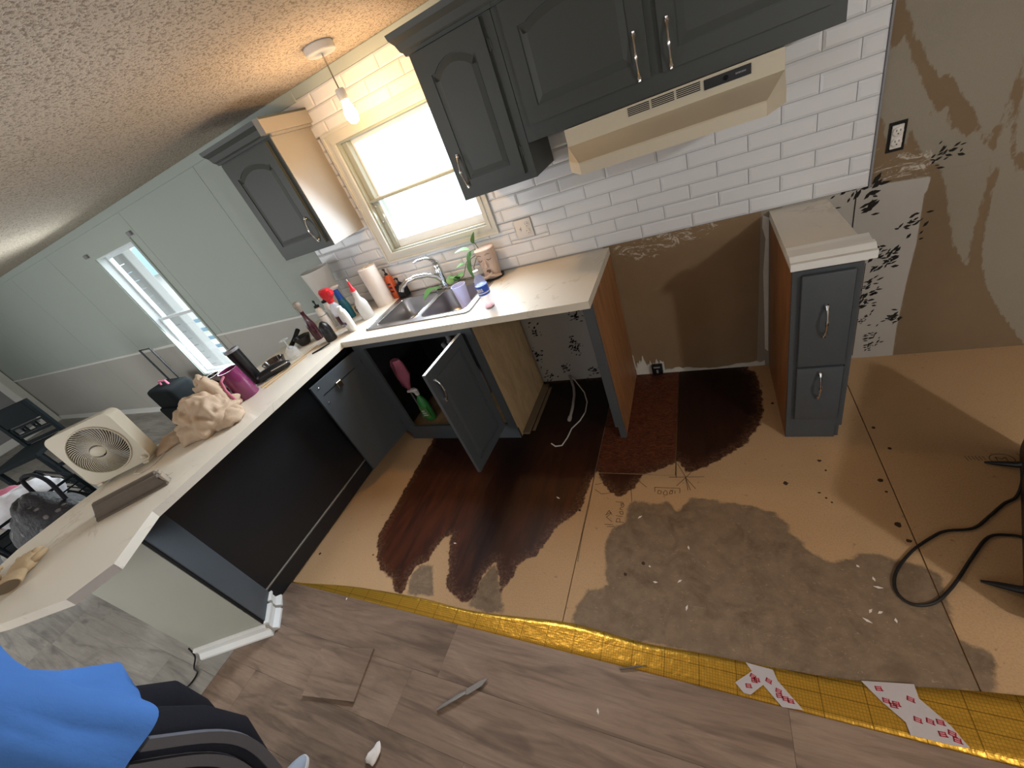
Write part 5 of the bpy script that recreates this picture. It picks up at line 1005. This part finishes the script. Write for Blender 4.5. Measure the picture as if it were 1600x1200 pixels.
# flat black appliance at the right frame edge
t = thing('flat_television', (.66, -1.05, .0), 'black flat-panel television standing on two tapered feet at right edge', 'television')
eT = Vector((.22, .58, 0)).normalized(); nT = Vector((eT.y, -eT.x, 0)); FT = basis((.485, -1.37, 0), eT, (0, 0, 1), nT)
finish(G(FT).plate(rrect(0, .74, .012, .46, .03), .0, .035), 'panel', 'black_plastic', t, ang=40); finish(G(FT).plate(rrect(.12, .62, .06, .36, .02), .035, .06), 'rear_housing', 'black_matte', t)
for q_, k_ in ((.10, -.075), (.64, -.075)):
    o0 = Vector((.485, -1.37, 0)) + eT * q_; g = G(); g.tube([tuple(o0 + Vector((.02, -.008, .04))), tuple(o0 + Vector((-.01, 0, .022))), tuple(o0 + Vector((-.05, .014, .012))), tuple(o0 + Vector((-.085, .022, .008)))], [.012, .012, .009, .004], 10); g.tube([tuple(o0 + Vector((.04, -.01, .05))), tuple(o0 + Vector((.08, -.02, .018))), tuple(o0 + Vector((.14, -.03, .008)))], [.012, .011, .004], 10); finish(g, 'stand_foot', 'black_plastic', t)
g = G(); cp = [(.70, -.80, .05), (.68, -.86, .02), (.648, -.912, .007), (.608, -.941, .005), (.546, -1.003, .005), (.49, -1.054, .005), (.419, -1.072, .005), (.378, -1.096, .005), (.298, -1.166, .005), (.231, -1.254, .005), (.212, -1.325, .005), (.241, -1.362, .005), (.299, -1.347, .005), (.367, -1.277, .005), (.451, -1.164, .005), (.518, -1.084, .005), (.576, -1.072, .006), (.61, -1.08, .012), (.64, -1.07, .04)]
def smooth(pts, n=5):
    P = [Vector(p) for p in pts]; out = []
    for i in range(len(P) - 1):
        p0, p1, p2, p3 = P[max(i - 1, 0)], P[i], P[i + 1], P[min(i + 2, len(P) - 1)]
        for k_ in range(n): s_ = k_ / n; out.append(.5 * ((2 * p1) + (p2 - p0) * s_ + (2 * p0 - 5 * p1 + 4 * p2 - p3) * s_ * s_ + (3 * p1 - p0 - 3 * p2 + p3) * s_ ** 3))
    return out + [P[-1]]
g.tube(smooth(cp), .0048, 8); single(g, 'power_cord', 'cable_black', 'black power cord looping over the subfloor beside the television', 'cord')
# ================================================================ LIVING ROOM
g = G(); g.tube(smooth([(-2.80, -2.185, .10), (-2.815, -2.20, .03), (-2.78, -2.24, .014), (-2.73, -2.25, .014), (-2.72, -2.30, .014), (-2.76, -2.36, .014)]), .004, 8); single(g, 'floor_cable', 'cable_black', 'dark cable lying on floor at the peninsula end corner', 'cable')
# suitcase
t = thing('suitcase', (-5.780, -.32, .012), 'black wheeled suitcase with raised handle by the living-room wall', 'suitcase')
finish(G().box((-6.020, -.46, .05), (-5.510, -.18, .62), .05, 3), 'shell', 'suitcase_black', t); finish(G().box((-5.960, -.50, .10), (-5.580, -.455, .40), .02, 2), 'front_pocket', 'suitcase_black', t)
finish(G().tube([(-5.890, -.22, .60), (-5.890, -.22, 1.02), (-5.650, -.22, 1.02), (-5.650, -.22, .60)], .011, 8), 'pull_handle', 'black_plastic', t); finish(G().tube([(-5.850, -.33, .615), (-5.840, -.33, .665), (-5.690, -.33, .665), (-5.680, -.33, .615)], .012, 8), 'grab_handle', 'pink_cloth', t)
for x in (-5.950, -5.590): finish(G().lathe([(.038, -.02), (.04, -.015), (.04, .015), (.038, .02)], (x, -.22, .05), 16, axis=Vector((1, 0, 0))), 'wheel', 'black_plastic', t)
g = G(); g.tube(smooth([(-5.37, -.052, .35), (-5.38, -.09, .42), (-5.40, -.10, .30), (-5.38, -.14, .12), (-5.3, -.3, .02), (-5.2, -.6, .014), (-5.1, -.7, .012)]), .006, 8); single(g, 'charger_cable', 'cable_black', 'cable from the wall outlet down beside the suitcase', 'cable')
t = thing('wall_plug', (-5.37, -.01, .34), 'black plug in a wall outlet right of the suitcase', 'plug'); finish(G().box((-5.40, -.012, .29), (-5.33, -.006, .40), .001), 'cover_plate', 'outlet_white', t); finish(G().box((-5.395, -.05, .32), (-5.34, -.012, .37), .006), 'plug_body', 'black_plastic', t)
# tall chair with ring cut-out back
F = rotz(.65, (-6.55, -1.22, .0)); t = thing('dining_chair', (-6.55, -1.22, .004), 'black tall wooden chair with ringed slat back in living room', 'chair')
def cb(n_, a, b, bev=.004): finish(G(F).box(a, b, bev), n_, 'chair_black', t)
for x in (-.21, .17): cb('back_leg', (x, 0, .003), (x + .04, .04, 1.10))
for x in (-.22, .18): cb('front_leg', (x, -.42, .003), (x + .04, -.38, .64))
cb('top_rail', (-.17, .004, .90), (.17, .036, 1.10)); cb('back_rail', (-.17, .008, .765), (.17, .032, .79)); cb('back_rail', (-.17, .008, .69), (.17, .032, .72)); cb('seat', (-.23, -.43, .64), (.22, .03, .68)); cb('stretcher', (-.18, -.41, .28), (.18, -.39, .32)); cb('stretcher', (-.18, .01, .34), (.18, .03, .38))
Fb = F @ basis((0, .02, .84), (1, 0, 0), (0, 0, 1), (0, -1, 0)); cut = [shrec(-.15, -.08, -.03, .03), shrec(-.035, .035, -.03, .03), shrec(.08, .15, -.03, .03)] + [[(c + .014 * math.cos(a * PI / 6), .018 * math.sin(a * PI / 6)) for a in range(12)] for c in (-.058, .058)]
finish(G(Fb).plate(shrec(-.17, .17, -.045, .045), -.01, .01, cut), 'ring_slat', 'chair_black', t, smooth=False)
# wire basket with clothes
t = thing('wire_basket', (-5.0, -1.83, .0), 'black metal wire basket stand holding folded clothes, behind the fan', 'basket')
bx0, bx1, by0, by1 = -5.35, -4.55, -2.15, -1.62
for z_ in (.46, .52, .58, .64, .70): finish(G().tube([(bx0, by0, z_), (bx1, by0, z_), (bx1, by1, z_), (bx0, by1, z_), (bx0, by0, z_)], .006 if z_ < .7 else .011, 6), 'basket_bar', 'chair_black', t)
for x in (bx0, bx1):
    for y_ in (by0, by1): finish(G().tube([(x, y_, .004), (x, y_, .70)], .012, 8), 'post', 'chair_black', t)
finish(G().box((bx0, by0, .44), (bx1, by1, .455)), 'shelf', 'chair_black', t)
g = G(); g.blob((-4.80, -1.86, .66), (.20, .19, .14), 40, 22, .35, 6, flat=.456, ridge=.25); single(g, 'white_laundry', 'white_cloth', 'white crumpled laundry piled on top of the wire basket', 'laundry', ang=180)
g = G(); g.blob((-5.20, -1.90, .64), (.12, .17, .13), 36, 20, .35, 6, flat=.456, ridge=.25); single(g, 'pink_laundry', 'pink_cloth', 'pink crumpled laundry in the wire basket beside the white pile', 'laundry', ang=180)
# bag with black floral pattern
t = thing('patterned_bag', (-4.12, -1.92, .004), 'large black patterned fabric bag beyond the peninsula edge', 'bag')
g = G(); g.blob((-4.12, -1.92, .42), (.36, .22, .44), 48, 30, .25, 3.5, flat=.012, ridge=.15); finish(g, 'bag_body', 'bag_pattern', t, ang=180); g = G(); g.tube(smooth([(-4.32, -1.85, .78), (-4.27, -1.83, .92), (-4.12, -1.8, .94), (-3.97, -1.8, .89), (-3.91, -1.83, .76)]), .012, 8); finish(g, 'strap', 'black_fabric', t)
g = G(); g.tube(smooth([(-3.82, -1.85, .60), (-3.76, -1.83, .70), (-3.72, -1.88, .62)]), .018, 8); finish(g, 'side_loop', 'black_fabric', t)
g = G(); g.box((-3.50, -1.90, .012), (-3.38, -1.70, .74), .02, 2); single(g, 'black_stand', 'chair_black', 'narrow black stand between the patterned bag and peninsula', 'stand')
g = G(); g.blob((-4.3, -1.36, .30), (.30, .18, .31), 40, 24, .4, 5, flat=.012, ridge=.2); single(g, 'dark_coat_pile', 'black_fabric', 'dark clothing pile on the floor between basket and peninsula', 'clothing', ang=180)
g = G(); g.blob((-6.0, -2.45, .30), (.42, .30, .34), 40, 24, .35, 4, flat=.012, ridge=.2); single(g, 'grey_blanket', 'grey_plastic', 'grey blanket heap on the floor left of the wire basket', 'blanket', ang=180)
# ================================================================ PERSON
t = thing('person', (-1.80, -2.46, .008), 'person in blue T-shirt, black striped track pants and grey shoes standing', 'person')
sk = bpy.data.meshes.new('body'); J = [((0, 0, .92), (.11, .075)), ((0, 0, 1.10), (.11, .07)), ((0, 0, 1.32), (.14, .09)), ((0, 0, 1.43), (.06, .055)), ((0, .01, 1.50), (.055, .055)), ((0, .02, 1.58), (.08, .095)), ((0, .025, 1.66), (.070, .088)), ((0, .01, 1.715), (.03, .04)),
     ((.17, 0, 1.38), (.055, .055)), ((.20, -.13, 1.14), (.042, .042)), ((.10, -.22, .98), (.030, .030)), ((.06, -.235, .93), (.034, .020)),
     ((-.17, 0, 1.38), (.055, .055)), ((-.20, -.13, 1.14), (.042, .042)), ((-.10, -.22, .98), (.030, .030)), ((-.06, -.235, .93), (.034, .020)),
     ((.09, 0, .84), (.085, .085)), ((.095, .01, .48), (.058, .058)), ((.10, -.03, .10), (.038, .038)), ((-.09, 0, .84), (.085, .085)), ((-.095, .01, .48), (.058, .058)), ((-.10, -.03, .10), (.038, .038))]
E_ = [(0, 1), (1, 2), (2, 3), (3, 4), (4, 5), (5, 6), (6, 7), (2, 8), (8, 9), (9, 10), (10, 11), (2, 12), (12, 13), (13, 14), (14, 15), (0, 16), (16, 17), (17, 18), (0, 19), (19, 20), (20, 21)]
fi = []
for sgn, wr in ((1, 11), (-1, 15)):
    for k2 in range(4):
        b0 = Vector((sgn * (.012 + k2 * .018), -.25, .895)); q_ = .005 * (1.5 - abs(k2 - 1.5)); J += [((b0.x, b0.y, b0.z), (.010, .010)), ((b0.x, b0.y - .008, b0.z - .030 - q_), (.0085, .0085)), ((b0.x, b0.y + .002, b0.z - .052 - q_), (.007, .007))]; q = len(J); E_ += [(wr, q - 3), (q - 3, q - 2), (q - 2, q - 1)]
    J += [((sgn * .098, -.25, .925), (.011, .011)), ((sgn * .108, -.258, .895), (.009, .009))]; q = len(J); E_ += [(wr, q - 2), (q - 2, q - 1)]
sk.from_pydata([j[0] for j in J], E_, []); so = bpy.data.objects.new('body', sk); COL.objects.link(so); so.parent = t; so.location = (.0, -.02, 0); sk.materials.append(M('skin'))
sm_ = so.modifiers.new('skin', 'SKIN'); so.modifiers.new('sub', 'SUBSURF').levels = 1; so.modifiers['sub'].render_levels = 1
if not sk.skin_vertices: bpy.context.view_layer.objects.active = so
for i, j in enumerate(J):
    sv = sk.skin_vertices[0].data[i]; sv.radius = j[1]; sv.use_root = (i == 0)
px0, py0, pz0 = -1.80, -2.48, .008
finish(G().blob((px0, py0 + .005, 1.63), (.088, .105, .105), 28, 18, .06, 14).blob((px0, py0 - .06, 1.52), (.085, .05, .13), 24, 14, .1, 12), 'hair', 'hair', t)
finish(G().blob((px0, py0 + .122, 1.585), (.011, .016, .020), 12, 8), 'nose', 'skin', t)
for s_ in (-1, 1):
    finish(G().blob((px0 + s_ * .032, py0 + .098, 1.612), (.012, .010, .008), 12, 8), 'eye', 'white_plastic', t); finish(G().blob((px0 + s_ * .032, py0 + .106, 1.612), (.005, .004, .005), 10, 6), 'iris', 'hair', t); finish(G().blob((px0 + s_ * .085, py0 + .01, 1.595), (.010, .018, .028), 12, 8), 'ear', 'skin', t)
finish(G().blob((px0, py0 + .104, 1.548), (.022, .008, .006), 14, 8), 'mouth', 'pink_cloth', t)
# shirt: torso plus sleeves, longer than the waist
def shirtwob(secs): return secs
g = G(); g.loft([(px0, py0, .80, .235, .155, -.05), (px0, py0, .86, .232, .148, -.05), (px0, py0, .96, .225, .112, -.03), (px0, py0, 1.06, .215, .094), (px0, py0, 1.16, .205, .092), (px0, py0, 1.25, .19, .140), (px0, py0, 1.36, .195, .125), (px0, py0, 1.42, .15, .10), (px0, py0, 1.455, .07, .07)], 120, .02, 9, fold=.035)
for sgn in (1, -1): g.tube([(px0 + sgn * .10, py0, 1.385), (px0 + sgn * .19, py0 + .01, 1.35), (px0 + sgn * .215, py0 - .06, 1.27), (px0 + sgn * .215, py0 - .10, 1.20)], [.08, .085, .08, .085], 18)
finish(g, 't_shirt', 'blue_shirt', t, ang=80)
g = G(); g.loft([(px0, py0, .80, .17, .12), (px0, py0, .88, .165, .10), (px0, py0, .95, .16, .085)], 40, .01, 8)
for sgn in (1, -1):
    g.loft([(px0 + sgn * .10, py0 - .03, .045, .062, .072), (px0 + sgn * .10, py0 - .02, .12, .068, .078), (px0 + sgn * .105, py0 + .03, .30, .088, .105), (px0 + sgn * .108, py0 + .065, .48, .100, .122), (px0 + sgn * .105, py0 + .055, .62, .108, .130), (px0 + sgn * .095, py0 - .005, .80, .108, .120), (px0 + sgn * .08, py0, .88, .08, .085)], 40, .014, 7)
finish(g, 'track_pants', 'black_fabric', t, ang=80)
for sgn in (1, -1):
    for off in (.030, .080):
        g = G(); P_ = [(px0 + sgn * q[0], q[1], q[2]) for q in ((.163, py0 - .03, .05), (.170, py0 - .02, .12), (.194, py0 + .03, .30), (.209, py0 + .065, .48), (.214, py0 + .055, .62), (.204, py0 - .005, .79))]; vs = []
        for q in smooth(P_, 5):
            for dy in (-.013, .013):
                for dx in (-.012, .008): vs.append((q.x + sgn * dx, q.y + off + dy, q.z))
        n_ = len(vs) // 4; fs = []
        for i in range(n_ - 1):
            a = 4 * i; fs += [(a + 1, a + 3, a + 7, a + 5), (a, a + 4, a + 6, a + 2), (a, a + 1, a + 5, a + 4), (a + 2, a + 6, a + 7, a + 3)]
        g._add(vs, fs + [(0, 2, 3, 1), (4 * n_ - 4, 4 * n_ - 3, 4 * n_ - 1, 4 * n_ - 2)]); finish(g, 'side_stripe', 'grey_stripe', t)
for sgn in (1, -1):
    x = px0 + sgn * .10 - (.075 if sgn > 0 else 0) + .0
    x = px0 + .005 if sgn > 0 else px0 - .17
    g = G(); g.loft([(x, py0 + .03 * sgn + .0, .0088, .046, .130), (x, py0 + .03 * sgn, .030, .048, .132), (x, py0 + .03 * sgn - .005, .045, .044, .122), (x, py0 + .01, .065, .042, .095), (x, py0 - .01, .085, .040, .058), (x, py0 - .02, .10, .038, .050)], 32, .002, 20); s__ = finish(g, 'shoe', 'shoe_grey', t); finish(G().loft([(x, py0 + .03 * sgn, .0086, .049, .133), (x, py0 + .03 * sgn, .024, .050, .135)], 32), 'sole', 'white_plastic', s__)
# ================================================================ OUTDOORS (seen through the windows)
g = G(); g.box((-30, .3, -1.0), (20, 40, -.9)); o = single(g, 'lawn', 'exterior_ground', 'grassy ground outside the windows', 'ground', smooth=False); o['kind'] = 'structure'
t = thing('porch', (-8.2, 1.1, -.9), 'white clapboard porch wall and posts outside the living-room window', 'porch')
for k2 in range(26): finish(G().box((-8.6, 1.05, -.9 + k2 * .125), (-7.48, 1.08, -.9 + k2 * .125 + .119)), 'clapboard', 'exterior_white', t, smooth=False)
finish(G().box((-7.46, 1.0, -.9), (-7.30, 1.12, 2.4), .01), 'post', 'exterior_white', t); finish(G().box((-9.6, .14, 2.35), (-5.0, 1.4, 2.45)), 'porch_roof', 'exterior_siding', t, smooth=False)
for k2 in range(5): finish(G().box((-11.0, 2.6, -.5 + k2 * .22), (-8.6, 2.64, -.42 + k2 * .22)), 'railing_bar', 'exterior_blue', t, smooth=False)
t = thing('neighbour_house', (-14.5, 9, -.9), 'pale neighbouring house seen through the living-room window', 'house'); finish(G().box((-20, 6, -.9), (-13, 9, 1.4)), 'house_wall', 'exterior_white', t, smooth=False); finish(G(basis((0, 0, 0), (0, 1, 0), (0, 0, 1), (1, 0, 0))).plate([(5.6, 1.4), (9.4, 1.4), (7.5, 2.5)], -20.3, -12.7), 'roof', 'exterior_blue', t, smooth=False)
for x in (-18, -16, -14.2): finish(G().box((x - .3, 5.96, .1), (x + .3, 5.99, .95)), 'house_window', 'exterior_blue', t, smooth=False)
def tree(x, y, hgt, rad, lab):
    t_ = thing('tree', (x, y, -.9), lab, 'tree'); finish(G().tube([(x, y, -.9), (x + .1, y, hgt * .3), (x, y, hgt * .6)], [.18, .14, .08], 8), 'trunk', 'scrap_brown', t_); rt = random.Random(int(x * 7)); g = G()
    for i in range(700):
        d = Vector((rt.gauss(0, 1), rt.gauss(0, 1), rt.gauss(0, 1))).normalized() * rad * rt.uniform(.55, 1); c = Vector((x, y, hgt * .68)) + Vector((d.x, d.y, d.z * .8)); s_ = rt.uniform(.10, .22); a = Vector((rt.uniform(-1, 1), rt.uniform(-1, 1), rt.uniform(-1, 1))).normalized(); b = a.orthogonal().normalized(); e = a.cross(b); g._add([c - b * s_, c + e * s_ * .6, c + b * s_, c - e * s_ * .6, c + a * s_ * .2], [(0, 1, 4), (1, 2, 4), (2, 3, 4), (3, 0, 4), (3, 2, 1, 0)])
    o_ = finish(g, 'foliage', 'exterior_leaf', t_, smooth=False); o_['kind'] = 'stuff'
tree(-11.5, 4.8, 4.2, 1.5, 'leafy green tree outside the living-room window, nearer the porch'); tree(-17.5, 11, 6.0, 2.6, 'larger leafy tree beyond the neighbouring house outdoors')
t = thing('garden_chair', (-3.2, 3.6, -.9), 'pale metal garden chair on the lawn outside the sink window', 'chair')
for x in (-3.4, -3.0):
    for y_ in (3.4, 3.8): finish(G().tube([(x, y_, -.9), (x, y_, -.4 if y_ < 3.6 else .2)], .02, 6), 'leg', 'exterior_siding', t)
finish(G().box((-3.42, 3.38, -.42), (-2.98, 3.82, -.38)), 'seat', 'exterior_siding', t); finish(G().tube([(-3.4, 3.8, .2), (-3.0, 3.8, .2)], .02, 6).tube([(-3.4, 3.8, -.1), (-3.0, 3.8, -.1)], .02, 6), 'backrest', 'exterior_siding', t)
